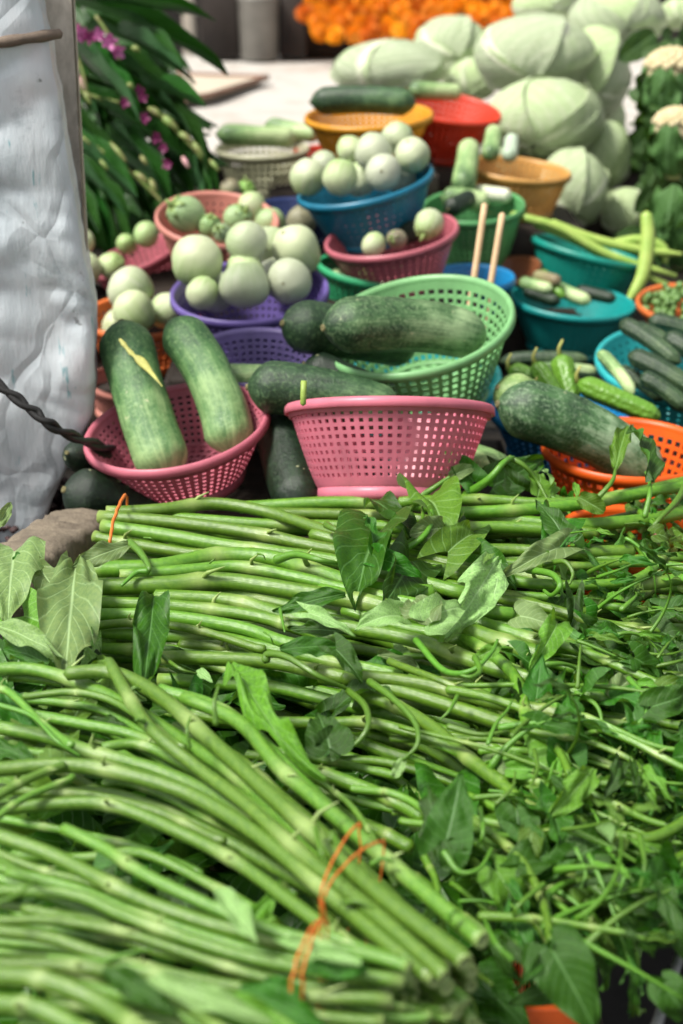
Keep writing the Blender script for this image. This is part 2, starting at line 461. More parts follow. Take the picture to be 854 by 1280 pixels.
dm = n.n('ShaderNodeVectorMath'); dm.operation = 'ADD'; nz = n.n('ShaderNodeTexNoise'); nz.inputs['Scale'].default_value = 7; n.l(n.mapping(v, (1.4, 1.4, .55)), dm.inputs[0])
n.l(v, nz.inputs['Vector']); sc_ = n.n('ShaderNodeVectorMath'); sc_.operation = 'SCALE'; sc_.inputs['Scale'].default_value = .16; n.l(nz.outputs['Color'], sc_.inputs[0]); n.l(sc_.outputs[0], dm.inputs[1]); n.l(dm.outputs[0], vv.inputs['Vector'])
cr = n.ramp(vv.outputs['Distance'], [(0, (0, 0, 0)), (.10, (1, 1, 1))])
c = n.mix(n.math('MULTIPLY', n.math('SUBTRACT', 1.0, cr), n.math('MULTIPLY', f2, .55)), c, (.33, .37, .39, 1))
sheet_m = n.bsdf(c, .36, n.math('ADD', n.math('MULTIPLY', f1, 1.0), n.math('ADD', n.math('MULTIPLY', f3, .4), n.math('MULTIPLY', cr, .5))), .55, .006, spec=.5)
DS = 1.42
edge = [(-90, 66), (0, 67), (60, 71), (120, 76), (200, 85), (280, 93), (340, 100), (400, 106), (450, 108), (500, 104), (550, 92), (600, 70), (640, 50), (690, 30), (760, 8), (800, -5)]
def ex(py):
    for (a, xa), (b_, xb) in zip(edge, edge[1:]):
        if a <= py <= b_: return xa + (xb - xa) * (py - a) / (b_ - a)
    return edge[-1][1]
b = B(); NU, NV = 80, 150; vs = []; us = []; o0 = Vector((-.42, 1.45, TABLE))
for j in range(NV + 1):
    py = -90 + 890 * j / NV; e = pt(ex(py), py, DS)
    for i in range(NU + 1):
        t = i / NU
        if t < .72:
            q = t / .72; x = e.x - .42 * (1 - q); y = DS + .02 - .05 * math.sin(q * 2.6) + .015 * (1 - q)
        else:
            q = (t - .72) / .28; x = e.x + .010 * math.sin(q * math.pi) - .05 * q; y = DS - .005 + .20 * q
        wr = .011 * noise.noise((x * 6, py * .003, 0)) + .005 * (1 - 2.4 * abs(noise.noise((x * 9 + py * .006, py * .008, 5)))) + .0035 * (1 - 2.5 * abs(noise.noise((x * 20 - py * .01, py * .018, 9)))) * max(0, noise.noise((x * 5, py * .006, 4)) + .4)
        y += wr; z = e.z + .004 * noise.noise((x * 12, py * .02, 2)); x += wr * .5
        vs.append(Vector((x, y, z)) - o0); us.append((t, j / NV))
fs = [(j * (NU + 1) + i, j * (NU + 1) + i + 1, (j + 1) * (NU + 1) + i + 1, (j + 1) * (NU + 1) + i) for j in range(NV) for i in range(NU)]
sh = thing('hanging_sheet', o0, 'creased stained white plastic sheet hanging down the left edge of the stall', 'plastic sheet')
b.add(vs, fs, us); o = b.build('sheet', sheet_m, sh)
sm = o.modifiers.new('s', 'SOLIDIFY'); sm.thickness = .0025
b = B(); p = pt(49, 20, DS - .04) - o0
b.lathe([(.0001, .003), (.0045, .002), (.0058, 0), (.0058, -.004)], 14, Matrix.Translation(p) @ Matrix.Rotation(R(90), 4, 'X')); b.build('screw', simple('black_screw', (.015, .015, .015, 1), None, 9, .4), sh)

tb = thing('timber_upright', (pt(76, 200, 1.5).x, pt(76, 200, 1.5).y, 0), 'narrow weathered beige timber upright along the edge of the white sheet', 'timber post')
b = B(); a0 = pt(70, -90, 1.50); a1 = pt(93, 330, 1.50); org = Vector(tb.location)
dv = (a0 - a1); low = a1 - dv.normalized() * .10; M3 = dv.to_track_quat('Z', 'Y').to_matrix()
cc = (a0 + low) / 2 - org
b.box(cc, (.030, .045, (a0 - low).length), M3, bev=.002); b.build('upright', timber, tb)
pl = thing('cross_pole', pt(30, 50, 1.35), 'thin brown stick fixed across the top of the white sheet', 'stick')
b = B(); org = Vector(pl.location); b.tube(catmull([pt(-60, 62, 1.33) - org, pt(0, 53, 1.34) - org, pt(40, 47, 1.345) - org, pt(75, 42, 1.36) - org]), [.0052 + .0006 * math.sin(i) for i in range(19)], 10)
b.build('stick', simple('stick_bark', (.22, .17, .13, 1), (.12, .09, .07, 1), 30, .8, stretch=(1, 1, 1)), pl)
sr = thing('black_strap', pt(50, 510, 1.33), 'black twisted rope running down across the white sheet into shade', 'rope')
org = Vector(sr.location); path = catmull([pt(-60, 440, 1.33) - org, pt(0, 482, 1.335) - org, pt(40, 512, 1.34) - org, pt(70, 535, 1.35) - org, pt(110, 552, 1.42) - org, pt(150, 565, 1.55) - org], 16)
for ph in (0, math.pi):
    b = B(); pp = []
    for i, q in enumerate(path):
        a = i * .3 + ph; pp.append(q + Vector((math.cos(a) * .0022, math.sin(a) * .002, math.sin(a) * .0022)))
    b.tube(pp, .0034, 7); b.build('strand', simple('black_rope', (.018, .018, .018, 1), None, 30, .6), sr)

# rough plank bottom left + debris heap
pk = thing('stone_kerb', pt(80, 680, 1.32), 'rough sandy stone slab at the left beside the cut spinach ends', 'stone slab')
org = Vector(pk.location); a0 = pt(10, 715, 1.22); a1 = pt(106, 655, 1.40); d = (a1 - a0); M3 = d.to_track_quat('X', 'Z').to_matrix()
bm_ = B(); NXk = 40
vs = []; fs = []; K = 16
for i in range(NXk + 1):
    for k in range(K):
        a = 2 * math.pi * k / K; ca, sa = math.cos(a), math.sin(a)
        yy = .032 * (abs(ca) ** .4) * (1 if ca > 0 else -1); zz = .026 * (abs(sa) ** .4) * (1 if sa > 0 else -1)
        p_ = Vector(((i / NXk - .5) * d.length * 1.05, yy, zz - .012)); p_ += Vector((0, 1, 1)) * .004 * noise.noise(p_ * 60) + Vector((0, 0, .003)) * noise.noise(p_ * 160)
        vs.append(M3 @ p_ + (a0 + a1) / 2 - org)
for i in range(NXk):
    for k in range(K): fs.append((i * K + k, i * K + (k + 1) % K, (i + 1) * K + (k + 1) % K, (i + 1) * K + k))
fs.append(tuple(range(K))[::-1]); fs.append(tuple(NXk * K + k for k in range(K)))
bm_.add(vs, fs); bm_.build('slab', simple('sandstone', (.20, .165, .12, 1), (.10, .08, .06, 1), 55, .9, bs=.8, detail=8), pk)
b = B(); rr = random.Random(3)
for k in range(260):
    q = ptz(rr.uniform(-30, 110), rr.uniform(600, 720), -.04 + rr.uniform(0, .03)); q.x += rr.uniform(-.02, .02)
    M3 = Matrix.Rotation(rr.uniform(0, 6), 3, 'Z') @ Matrix.Rotation(rr.uniform(-1, 1), 3, 'X')
    b.box(q, (rr.uniform(.008, .02), rr.uniform(.004, .012), rr.uniform(.002, .005)), M3)
o = tag(b.build('litter', simple('purple_litter', (.07, .035, .035, 1), (.02, .012, .012, 1), 40, .7), None), 'dark purplish dry scraps heaped in the shade beside the white sheet', 'litter'); o['kind'] = 'stuff'
b = B(); b.box((-.62, 1.2, TABLE - .065), (.62, .5, .03), bev=.003)
tag(b.build('low_shelf', damp), 'dark damp shelf board at the left under the scraps', 'shelf')

# ---------------------------------------------------------------- crates under the spinach
orange_p = plastic('orange_crate_plastic', (.80, .13, .02, 1), .1)
def crate(cx, cy, sx, sy, h, label, top=TABLE - .03):
    t = thing('orange_crate', (cx, cy, top - h), label, 'crate')
    for (ax, L, off, rot) in ((0, sx, -sy / 2, 0), (0, sx, sy / 2, 0), (1, sy, -sx / 2, 90), (1, sy, sx / 2, 90)):
        M4 = Matrix.Rotation(R(rot), 4, 'Z')
        def T(v):
            v = M4 @ Vector(v); return v + (Vector((0, off, 0)) if ax == 0 else Vector((off, 0, 0)))
        b = B()
        for z in (0.012, h - .014): b.box(T((0, 0, z)), (L, .012, .026), M4.to_3x3(), bev=.002)
        b.build('rail', orange_p, t)
        nn = int(L / .045); b = B()
        for k in range(nn):
            x = -L / 2 + (k + .5) * L / nn
            for sg in (-1, 1):
                b.box(T((x, 0.001 * sg, h / 2)), (.009, .006, h * .86), M4.to_3x3() @ Matrix.Rotation(R(20 * sg), 3, 'Y'), bev=.001) if 0 < k < nn - 1 else None
        b.build('lattice', orange_p, t)
    b = B()
    for k in range(int(sx / .05)):
        b.box((-sx / 2 + (k + .5) * .05, 0, .012), (.018, sy, .008), bev=.001)
    b.build('base', orange_p, t)
    return t
crate(-.115, .93, .54, .46, .26, 'orange plastic lattice crate holding up the front spinach, its right side showing at the bottom')
crate(-.75, .94, .52, .44, .26, 'orange plastic lattice crate left of the other, buried under spinach leaf ends')
sup = thing('trestle', (-.35, .94, 0), 'dark wooden trestle carrying the orange crates', 'trestle')
for x in (-.62, .45):
    for y in (-.17, .17):
        b = B(); b.box((x, y, .185), (.05, .05, .37), bev=.003); b.build('leg', dark_wood, sup)
b = B(); b.box((-.07, 0, .39), (1.3, .46, .025), bev=.003); b.build('top', dark_wood, sup)
# pole at bottom right
pp0 = pt(815, 1300, .80); pp1 = pt(858, 1170, .95)
dirp = (pp1 - pp0).normalized(); mp = thing('metal_rod', pp0 - dirp * .05, 'thin grey metal rod slanting up in the dark bottom right corner', 'metal rod')
org = Vector(mp.location)
b = B(); b.tube([pp0 - dirp * .25 - org + dirp * (i * .15) for i in range(7)], .0035, 10); b.build('rod', simple('grey_steel', (.30, .31, .33, 1), None, 30, .4, metal=.6), mp)

# ================================================================ BASKETS
def lattice(b, fn, nu, nv, hu, hv, thick_fn, skip_v=(0, 0), wrap=True, nu_lines=None):
    """grid with holes: fn(u,v)->outer point, thick_fn(u,v)->inner point"""
    us = []
    for i in range(nu): us += [(i) / nu, (i + 1 - hu) / nu]
    vs_ = []
    for j in range(nv): vs_ += [j / nv, (j + 1 - hv) / nv]
    vs_.append(1.0)
    nU = len(us); nV = len(vs_)
    V = []; U = []
    for f_ in (fn, thick_fn):
        for v in vs_:
            for u in us: V.append(f_(u, v)); U.append((u, v))
    off = nU * nV; F_ = []
    solid = lambda i, j: not ((i % 2 == 1) and (j % 2 == 1) and skip_v[0] <= j // 2 < nv - skip_v[1])
    for j in range(nV - 1):
        for i in range(nU):
            i2 = (i + 1) % nU
            a, b_, c, d = j * nU + i, j * nU + i2, (j + 1) * nU + i2, (j + 1) * nU + i
            if solid(i, j):
                F_.append((a, b_, c, d)); F_.append((off + d, off + c, off + b_, off + a))
            else:
                for (p, q) in ((a, b_), (b_, c), (c, d), (d, a)): F_.append((q, p, off + p, off + q))
    b.add(V, F_, U)
_bm = {}
def basket_meshes(D, H, rb, nu, nv, hu, hv, skip):
    key = (round(D, 3), round(H, 3), rb, nu, nv, hu, hv, skip)
    if key in _bm: return _bm[key]
    Rt = D / 2 * .955; Rb = Rt * rb; th = .0022
    z0 = .010; z1 = H - .004
    def rad(v): return Rb + (Rt - Rb) * (v ** .85)
    def fo(u, v): a = 2 * math.pi * u; r = rad(v); return Vector((r * math.cos(a), r * math.sin(a), z0 + (z1 - z0) * v))
    def fi(u, v): a = 2 * math.pi * u; r = rad(v) - th; return Vector((r * math.cos(a), r * math.sin(a), z0 + (z1 - z0) * v))
    b = B(); lattice(b, fo, nu, nv, hu, hv, fi, skip); wall = me('basket_wall', b.v, b.f, b.u, None, False)
    b = B(); e = D / 2
    b.lathe([(Rt - th - .0005, H - .012), (Rt - th - .0005, H - .003), (Rt + .001, H + .0015), (e - .002, H + .001), (e, H - .0015), (e + .0004, H - .008), (e - .0018, H - .0085), (e - .0025, H - .0035), (Rt + .0012, H - .003), (Rt + .0008, H - .012)], 72, close=True)
    rim = me('basket_rim', b.v, b.f, b.u)
    b = B()
    def bo(u, v): a = 2 * math.pi * u; r = Rb * (.25 + .72 * v); return Vector((r * math.cos(a), r * math.sin(a), .008))
    def bi(u, v): a = 2 * math.pi * u; r = Rb * (.25 + .72 * v); return Vector((r * math.cos(a), r * math.sin(a), .0105))
    lattice(b, lambda u, v: bo(-u, v), 30, 4, .5, .5, lambda u, v: bi(-u, v))
    b.lathe([(0.0003, .011), (Rb * .26, .011), (Rb * .26, .008), (0.0003, .008)], 30)
    b.lathe([(Rb * .93, .0125), (Rb + .001, .0125), (Rb + .0012, .004), (Rb * .99, 0), (Rb * .96, 0), (Rb * .95, .004)], 60, close=True)
    base = me('basket_base', b.v, b.f, b.u)
    _bm[key] = (wall, rim, base); return _bm[key]
def Rt2(tilt, roll):
    return (Matrix.Rotation(R(tilt), 4, 'X').to_3x3() @ Matrix.Rotation(R(-roll), 4, 'Y').to_3x3()) if True else None
BASK = {}
def basket(key, label, mat, px, py, w, D, H, tilt=0, roll=0, rb=.68, nu=52, nv=9, hu=.55, hv=.58, skip=(0, 1), name='plastic_basket', spin=0, d=None):
    d = d or F * D / w; c = pt(px, py, d)
    M = Matrix.Rotation(R(tilt), 3, 'X') @ Matrix.Rotation(R(-roll), 3, 'Y') @ Matrix.Rotation(R(spin), 3, 'Z')
    base = c - M @ Vector((0, 0, H))
    t = thing(name, base, label, 'basket', rot=M.to_quaternion())
    wl_, rm, bs = basket_meshes(D, H, rb, nu, nv, hu, hv, skip)
    for nme, m in (('mesh_wall', wl_), ('rim', rm), ('base', bs)):
        o = bpy.data.objects.new(nme, m); COL.objects.link(o); o.parent = t
        if not len(m.materials): m.materials.append(mat)
        o.material_slots[0].link = 'OBJECT'; o.material_slots[0].material = mat
    BASK[key] = dict(c=c, M=M, base=base, D=D, H=H, d=d, obj=t, rb=rb)
    return t
P_pink = plastic('pink_plastic', (.80, .24, .33, 1), .35)
P_pink2 = plastic('deep_pink_plastic', (.70, .20, .27, 1), .28)
P_salmon = plastic('salmon_plastic', (.62, .25, .20, 1), .15)
P_rose = plastic('rose_plastic', (.55, .15, .19, 1), .15)
P_green = plastic('soft_green_plastic', (.25, .55, .23, 1), .25)
P_emer = plastic('emerald_plastic', (.06, .50, .22, 1), .25)
P_dgreen = plastic('leaf_green_plastic', (.11, .36, .13, 1), .12)
P_turq = plastic('turquoise_plastic', (.03, .45, .46, 1), .15)
P_teal = plastic('teal_plastic', (.01, .28, .22, 1), .12)
P_teal2 = plastic('blue_teal_plastic', (.01, .30, .29, 1), .12)
P_blue = plastic('blue_plastic', (.005, .16, .27, 1), .06)
P_navy = plastic('navy_plastic', (.015, .03, .12, 1), .05)
P_sky = plastic('bright_blue_plastic', (.01, .22, .50, 1), .1)
P_purple = plastic('purple_plastic', (.17, .12, .40, 1), .18)
P_purple2 = plastic('lilac_rim_plastic', (.22, .17, .42, 1), .18)
P_orange = plastic('orange_plastic', (.85, .13, .012, 1), .25)
P_orange2 = plastic('light_orange_plastic', (.80, .20, .05, 1), .15)
P_red = plastic('red_plastic', (.62, .045, .015, 1), .15)
P_yellow = plastic('yellow_plastic', (.72, .32, .02, 1), .15)
P_tan = plastic('tan_plastic', (.62, .33, .09, 1), .15)
P_cream = plastic('cream_plastic', (.66, .66, .46, 1), .3)
P_brown = plastic('brown_plastic', (.22, .08, .035, 1), .05)

basket('A', 'pink lattice basket at the left holding two upright pale green cucumbers', P_pink2, 220, 531, 236, .195, .068, 8, 8, .66, 60, 9, .50, .54)
basket('B', 'empty bright pink lattice basket tipped back at the centre front', P_pink, 487, 509, 262, .206, .092, -24, -.5, .70, 64, 11, .48, .50, (1, 1))
basket('C', 'large pale green lattice basket tilted behind the pink one with two dark cucumbers', P_green, 519, 403, 250, .225, .105, 13, 11, .64, 54, 9, .62, .62)
basket('D', 'turquoise lattice basket nested underneath the tilted pale green basket', P_turq, 515, 478, 224, .215, .10, 6, 8, .66, 50, 9, .5, .5)
basket('W', 'bright orange lattice basket at the right front with a big cucumber leaning in', P_orange, 785, 558, 214, .185, .085, 1, 0, .72, 46, 7, .60, .62)
basket('W2', 'second orange lattice basket lower right half hidden by spinach tips', P_orange, 790, 668, 190, .14, .085, 0, 0, .72, 42, 7, .60, .62)
basket('W3', 'pink lattice basket low at the right edge behind spinach tips', P_pink2, 905, 690, 190, .14, .08, 0, 0, .72, 46, 7)
basket('E', 'purple basket heaped with seven round white eggplants', P_purple, 312, 362, 200, .205, .085, 9, 2, .70, 56, 8, .45, .5)
basket('F', 'empty violet lattice basket between the white eggplants and the front cucumbers', P_purple2, 320, 444, 172, .155, .07, 8, 0, .72, 46, 8, .6, .6)
basket('G', 'orange basket of white eggplants half hidden at the left by the sheet', P_orange2, 178, 392, 150, .165, .075, 6, 0, .7, 44, 7)
basket('H', 'small rose pink basket under the orchid leaves at the left', P_rose, 168, 318, 124, .15, .06, 6, 18, .7, 40, 7, .4, .5)
basket('I', 'salmon pink basket holding green striped eggplants', P_salmon, 272, 272, 156, .175, .085, 14, -5, .68, 44, 7, .25, .4)
basket('J', 'blue basket piled high with white eggplants', P_blue, 456, 227, 174, .20, .085, 6, 12, .68, 44, 7, .2, .3)
basket('O', 'rose pink basket of small eggplants beneath the blue basket', P_rose, 489, 292, 170, .19, .075, 6, 9, .7, 48, 8, .3, .4)
basket('P', 'emerald green lattice basket behind the dark cucumber tips', P_emer, 458, 336, 124, .14, .06, 2, -10, .74, 40, 7, .62, .62)
basket('Q', 'leaf green basket with pale cut gourds in the middle of the stall', P_dgreen, 592, 256, 130, .165, .105, 8, 3, .66, 44, 9, .3, .35)
basket('R', 'tan yellow basket standing in front of the cabbages', P_tan, 648, 210, 134, .18, .075, 3, -5, .78, 50, 8, .45, .45)
basket('K', 'yellow basket holding one dark green cucumber', P_yellow, 461, 143, 162, .215, .075, 4, 2, .70, 54, 8, .35, .4)
basket('L', 'bright red orange basket right of the yellow one', P_red, 558, 132, 142, .20, .09, 8, -9, .62, 50, 8, .2, .25)
basket('M', 'cream lattice basket with pale marrows beside the orchids', P_cream, 328, 184, 118, .175, .085, 3, 0, .76, 40, 6, .6, .6)
basket('Nr', 'dark red bowl basket mostly hidden between cream and yellow baskets', P_red, 412, 188, 90, .135, .05, 0, 0, .7, 30, 5, .2, .3)
basket('S', 'tilted teal basket full of long green beans', P_teal, 738, 312, 150, .19, .085, -4, -13, .68, 44, 7, .15, .2)
basket('T', 'teal basket of small striped eggplants in front of the tilted one', P_teal2, 716, 374, 158, .19, .08, 2, -4, .66, 44, 7, .12, .2)
basket('U', 'small orange basket of pea eggplants at the right edge', P_orange2, 860, 378, 128, .15, .045, 8, 0, .75, 40, 5, .5, .5)
basket('V', 'turquoise basket of ridged dark gourds at the right edge', P_turq, 855, 452, 220, .225, .08, 10, 0, .72, 46, 7, .3, .4)
basket('X', 'bright blue basket of bitter gourds behind the leaning cucumber', P_sky, 700, 512, 176, .175, .06, 4, 0, .75, 44, 6, .3, .4)
basket('Y', 'navy bowl basket half hidden behind the wooden skewers', P_navy, 655, 300, 76, .11, .05, 4, 0, .7, 30, 5, .2, .3)
basket('Y2', 'dark brown bowl beside the navy one behind the skewers', P_brown, 630, 338, 96, .12, .045, 6, 12, .7, 30, 5, .15, .2)
basket('Z', 'navy basket under the green eggplants behind the purple basket', P_navy, 368, 262, 120, .15, .05, 4, 0, .7, 36, 5, .2, .3)
basket('BL', 'bright blue basket rim showing behind the pale green basket', P_sky, 590, 345, 110, .13, .05, 3, 0, .7, 36, 5, .2, .3)
basket('CR', 'coral pink basket deep in the shade left of the upright cucumbers', P_salmon, 152, 478, 84, .09, .05, 6, -10, .7, 30, 5, .2, .3)

# risers: wooden crates that lift the rear baskets off the board
def riser(keys, label, sx=.22, sy=.2, dx=0, dy=0):
    bs = [BASK[k] for k in keys]
    c = sum((b_['base'] for b_ in bs), Vector()) / len(bs)
    low = min((b_['base'] - b_['M'] @ Vector((b_['D'] * b_['rb'] * .5, 0, 0)) * 0).z - abs((b_['M'] @ Vector((0, 0, 1))).xy.length) * b_['D'] * b_['rb'] * .5 for b_ in bs)
    zb = TABLE + ZS(c.y); h = low - zb
    print('RISER', keys, [round(x, 3) for x in c], 'h', round(h, 3), 'rows', round(bs[0]['d'], 3))
    if h < .012: return
    t = thing('wooden_crate', (c.x + dx, c.y + dy, zb), label, 'crate')
    n_ = max(1, int(h / .045)); sh_ = h / n_
    for k in range(n_):
        for s_ in (-1, 1):
            b = B(); b.box((0, s_ * (sy / 2 - .004), (k + .5) * sh_), (sx, .008, sh_ * .82), bev=.001); b.build('slat', dark_wood, t)
            b = B(); b.box((s_ * (sx / 2 - .004), 0, (k + .5) * sh_), (.008, sy - .017, sh_ * .82), bev=.001); b.build('slat', dark_wood, t)
    b = B(); b.box((0, 0, h - .004), (sx - .018, sy - .018, .008), bev=.001); b.build('lid', dark_wood, t)
# ================================================================ VEGETABLES ON THE STALL
rr = random.Random(11)
def filler_crate(keys, lab):
    riser(keys, lab)
filler_crate(['A'], 'dark slatted wooden crate under the left pink basket')
filler_crate(['B'], 'dark slatted wooden crate under the tipped pink basket')
filler_crate(['D'], 'dark slatted wooden crate under the turquoise basket')
filler_crate(['W'], 'dark slatted wooden crate under the bright orange basket')
filler_crate(['E'], 'dark slatted wooden crate under the purple basket of white eggplants')
filler_crate(['F'], 'dark slatted wooden crate under the empty violet basket')
filler_crate(['G'], 'dark slatted wooden crate under the orange basket beside the sheet')
filler_crate(['H'], 'dark slatted wooden crate under the small rose pink basket')
filler_crate(['I'], 'dark slatted wooden crate under the salmon pink basket')
filler_crate(['O'], 'dark slatted wooden crate under the rose pink basket of small eggplants')
filler_crate(['P'], 'dark slatted wooden crate under the emerald basket')
filler_crate(['Q'], 'dark slatted wooden crate under the leaf green basket')
filler_crate(['R'], 'dark slatted wooden crate under the tan yellow basket')
filler_crate(['K'], 'dark slatted wooden crate under the yellow basket')
filler_crate(['L'], 'dark slatted wooden crate under the bright red orange basket')
filler_crate(['M'], 'dark slatted wooden crate under the cream basket')
filler_crate(['Nr'], 'dark slatted wooden crate under the dark red basket')
filler_crate(['S'], 'dark slatted wooden crate under the tilted teal basket')
filler_crate(['Y2'], 'dark slatted wooden crate under the brown bowl')
filler_crate(['Z'], 'dark slatted wooden crate under the navy basket')

sh2 = thing('side_shelf', (.62, 1.12, 0), 'dark side shelf under the leafy spinach tips at the right', 'shelf')
b = B(); b.box((0, 0, .62), (.92, .26, .03), bev=.002); b.build('board', damp, sh2)
for x_ in (-.4, .4):
    b = B(); b.box((x_, 0, .3025), (.05, .05, .605), bev=.002); b.build('leg', dark_wood, sh2)
for k_, lab_ in (('W2', 'small dark crate under the lower orange basket'), ('W3', 'small dark crate under the pink basket at the right edge')):
    q_ = BASK[k_]['base']; b = B(); hh_ = q_.z - .635; b.box((0, 0, hh_ / 2), (.12, .12, hh_ - .001), bev=.003)
    tag(b.build('wooden_crate', dark_wood, None, (q_.x, q_.y, .6355)), lab_, 'crate')
cD = cuc_mat('cucumber_dark', (.008, .030, .010, 1), (.025, .075, .025, 1), (.15, .27, .11, 1), .62)
cM = cuc_mat('cucumber_mid', (.025, .085, .028, 1), (.08, .19, .06, 1), (.28, .43, .18, 1), .47)
cL = cuc_mat('cucumber_pale', (.05, .12, .04, 1), (.20, .34, .12, 1), (.45, .56, .28, 1), .45)
cXD = cuc_mat('cucumber_very_dark', (.004, .014, .006, 1), (.008, .026, .010, 1), (.035, .08, .03, 1), .80)
scar_m = simple('scar', (.20, .18, .08, 1), (.07, .06, .025, 1), 90, .8)
dry_m = simple('dry_stalk', (.50, .52, .14, 1), (.28, .26, .08, 1), 60, .6)
def prof_cuc(t, neck):
    e = min(1, math.sin(min(t / .16, 1) * math.pi / 2) ** .62) * min(1, math.sin(min((1 - t) / .14, 1) * math.pi / 2) ** .62)
    return e * (1 - neck * (t - .35) ** 2 * 1.3 + .02 * math.sin(t * 9))
def cucumber(label, a, b_, r, mat, bend=(0, 0, 0), neck=.3, name='cucumber', group=None, scar=True, cat='cucumber', ridges=0, sides=40):
    """a: blossom end (dark), b_: stem end; both world points"""
    a, b_ = Vector(a), Vector(b_); o0 = (a + b_) / 2; L = (b_ - a).length
    t = thing(name, o0, label, cat, group)
    dv = (b_ - a).normalized(); side = Vector(bend)
    n_ = 40; path = []; rad = []
    for i in range(n_ + 1):
        s = i / n_; s2 = .5 - .5 * math.cos(s * math.pi)
        path.append(a + (b_ - a) * s2 + side * (1 - (2 * s2 - 1) ** 2) - o0); rad.append(max(r * prof_cuc(s2, neck), .0004))
    bb = B(); bb.tube(path, rad, sides, nodes=())
    seed = rr.uniform(0, 90); vs = []
    nS = sides
    for idx, p in enumerate(bb.v):
        i = idx // nS
        if i <= n_:
            c_ = path[i]; q = p - c_; k = 1 + .045 * noise.noise(p * 28 + Vector((seed, 0, 0))) + .018 * math.cos(10 * 2 * math.pi * (idx % nS) / nS) * .6
            if ridges: k += .10 * (abs(math.cos(ridges * math.pi * (idx % nS) / nS)) - .6)
            k += .014 * noise.noise(p * 150 + Vector((0, seed, 0)))
            vs.append(c_ + q * k)
        else: vs.append(p)
    bb.v = vs; bb.u = [(u, min(1, (i // nS) / n_)) for i, (u, v) in enumerate(bb.u)]
    bb.build('body', mat, t)
    if scar:
        bb = B(); d0 = (path[0] - path[3]).normalized(); M = d0.to_track_quat('Z', 'Y').to_matrix().to_4x4()
        rs = r * .11
        bb.lathe([(rs * 1.25, -.001), (rs * 1.1, .0016), (rs * .5, .001), (.0002, .0004)], 14, Matrix.Translation(path[0]) @ M)
        bb.build('blossom_scar', scar_m, t)
    return t
def cuc(label, p0, d0, p1, d1, rpx, mat, **k):
    a = pt(*p0, d0); b_ = pt(*p1, d1); return cucumber(label, a, b_, rpx * (d0 + d1) / 2 / F, mat, **k)
dA = BASK['A']['d']
t = cuc('pale green cucumber with dried yellow stalk, left of two upright in the pink basket', (152, 402), dA + .05, (212, 600), dA - .005, 34, cM, bend=(-.004, 0, .0), neck=.02)
# dried stalk lying on it
org = Vector(t.location); b = B()
pth = [pt(150, 424, dA - .005) - org, pt(164, 441, dA - .010) - org, pt(180, 455, dA - .013) - org, pt(203, 483, dA - .023) - org]
pth = catmull(pth, 6); b.tube(pth, [.0016, .002, .0028, .0022, .002, .0024, .0030, .002, .002, .0035, .0045, .005, .0048, .004, .003, .0022, .0016, .001, .0006], 8, flat=.35)
b.build('dried_stalk', dry_m, t)
cuc('pale green cucumber leaning right of the stalked one in the left pink basket', (212, 402), dA + .06, (290, 568), dA + .01, 30, cM, bend=(.013, 0, .006), neck=.0)
cuc('dark cucumber lying uppermost beside the left pink basket in shade', (84, 566), dA - .02, (180, 590), dA + .12, 20, cXD)
cuc('fat dark cucumber lying under the left pink basket by the stone slab', (80, 612), dA - .05, (230, 650), dA + .02, 33, cXD)
dC = BASK['C']['d']
cuc('large two toned dark cucumber lying across the pale green tilted basket', (404, 410), dC - .10, (606, 424), dC - .02, 34, cuc_mat('cucumber_dark_to_pale', (.008, .032, .010, 1), (.05, .125, .04, 1), (.30, .44, .22, 1), .50), bend=(0, 0, .010), neck=.35)
cuc('dark cucumber tip poking out left of the big one in the pale green basket', (353, 404), dC - .03, (520, 430), dC + .05, 32, cD, neck=.1)
cuc('dark green cucumber lying left behind the tipped pink basket', (309, 484), dC - .14, (500, 520), dC - .13, 33, cD, bend=(0, 0, .008), neck=.2)
cuc('very dark cucumber just under the pale green basket rim', (380, 455), dC - .02, (500, 505), dC - .03, 24, cXD)
cuc('very dark cucumber standing on end between the two pink baskets', (348, 500), dC - .06, (380, 640), dC - .20, 34, cXD, bend=(-.004, 0, 0))
dW = BASK['W']['d']
cuc('big dark to pale cucumber leaning into the bright orange basket', (622, 505), dW - .07, (820, 602), dW - .01, 37, cuc_mat('cucumber_two_tone', (.012, .042, .015, 1), (.06, .15, .05, 1), (.38, .52, .32, 1), .50), bend=(.006, 0, .014), neck=.35)
cuc('pale lime cucumber half hidden behind the big leaning one', (622, 484), dW + .01, (740, 545), dW + .08, 28, cuc_mat('cucumber_lime', (.12, .22, .06, 1), (.24, .36, .12, 1), (.42, .52, .24, 1), .4))
cuc('grey green cucumber end lying below the turquoise basket', (632, 590), dW - .06, (560, 560), dW + .04, 20, cL, scar=False)
dK = BASK['K']['d']
cuc('dark green smooth cucumber lying in the yellow basket', (388, 128), dK - .02, (520, 130), dK - .03, 17, cD, bend=(0, 0, .006), neck=.1)
cuc('pale green marrow lying in the cream basket', (270, 168), 2.60, (370, 172), 2.62, 13, cL)
cuc('dark tipped marrow in the cream basket nearer the yellow one', (332, 156), 2.70, (400, 170), 2.66, 11, cL)
cuc('pale striped marrow resting on the red orange basket', (510, 112), 2.48, (578, 116), 2.5, 11, cL)
cuc('pale green gourd lying in the leaf green basket', (552, 246), 2.24, (612, 252), 2.24, 13, cL)
cuc('cream white gourd lying at the back of the leaf green basket', (590, 240), 2.30, (640, 246), 2.28, 10, cuc_mat('gourd_cream', (.35, .4, .2, 1), (.5, .55, .36, 1), (.62, .65, .5, 1), .3))
cuc('very dark gourd end lying at the left of the leaf green basket', (560, 262), 2.19, (590, 246), 2.24, 12, cXD)
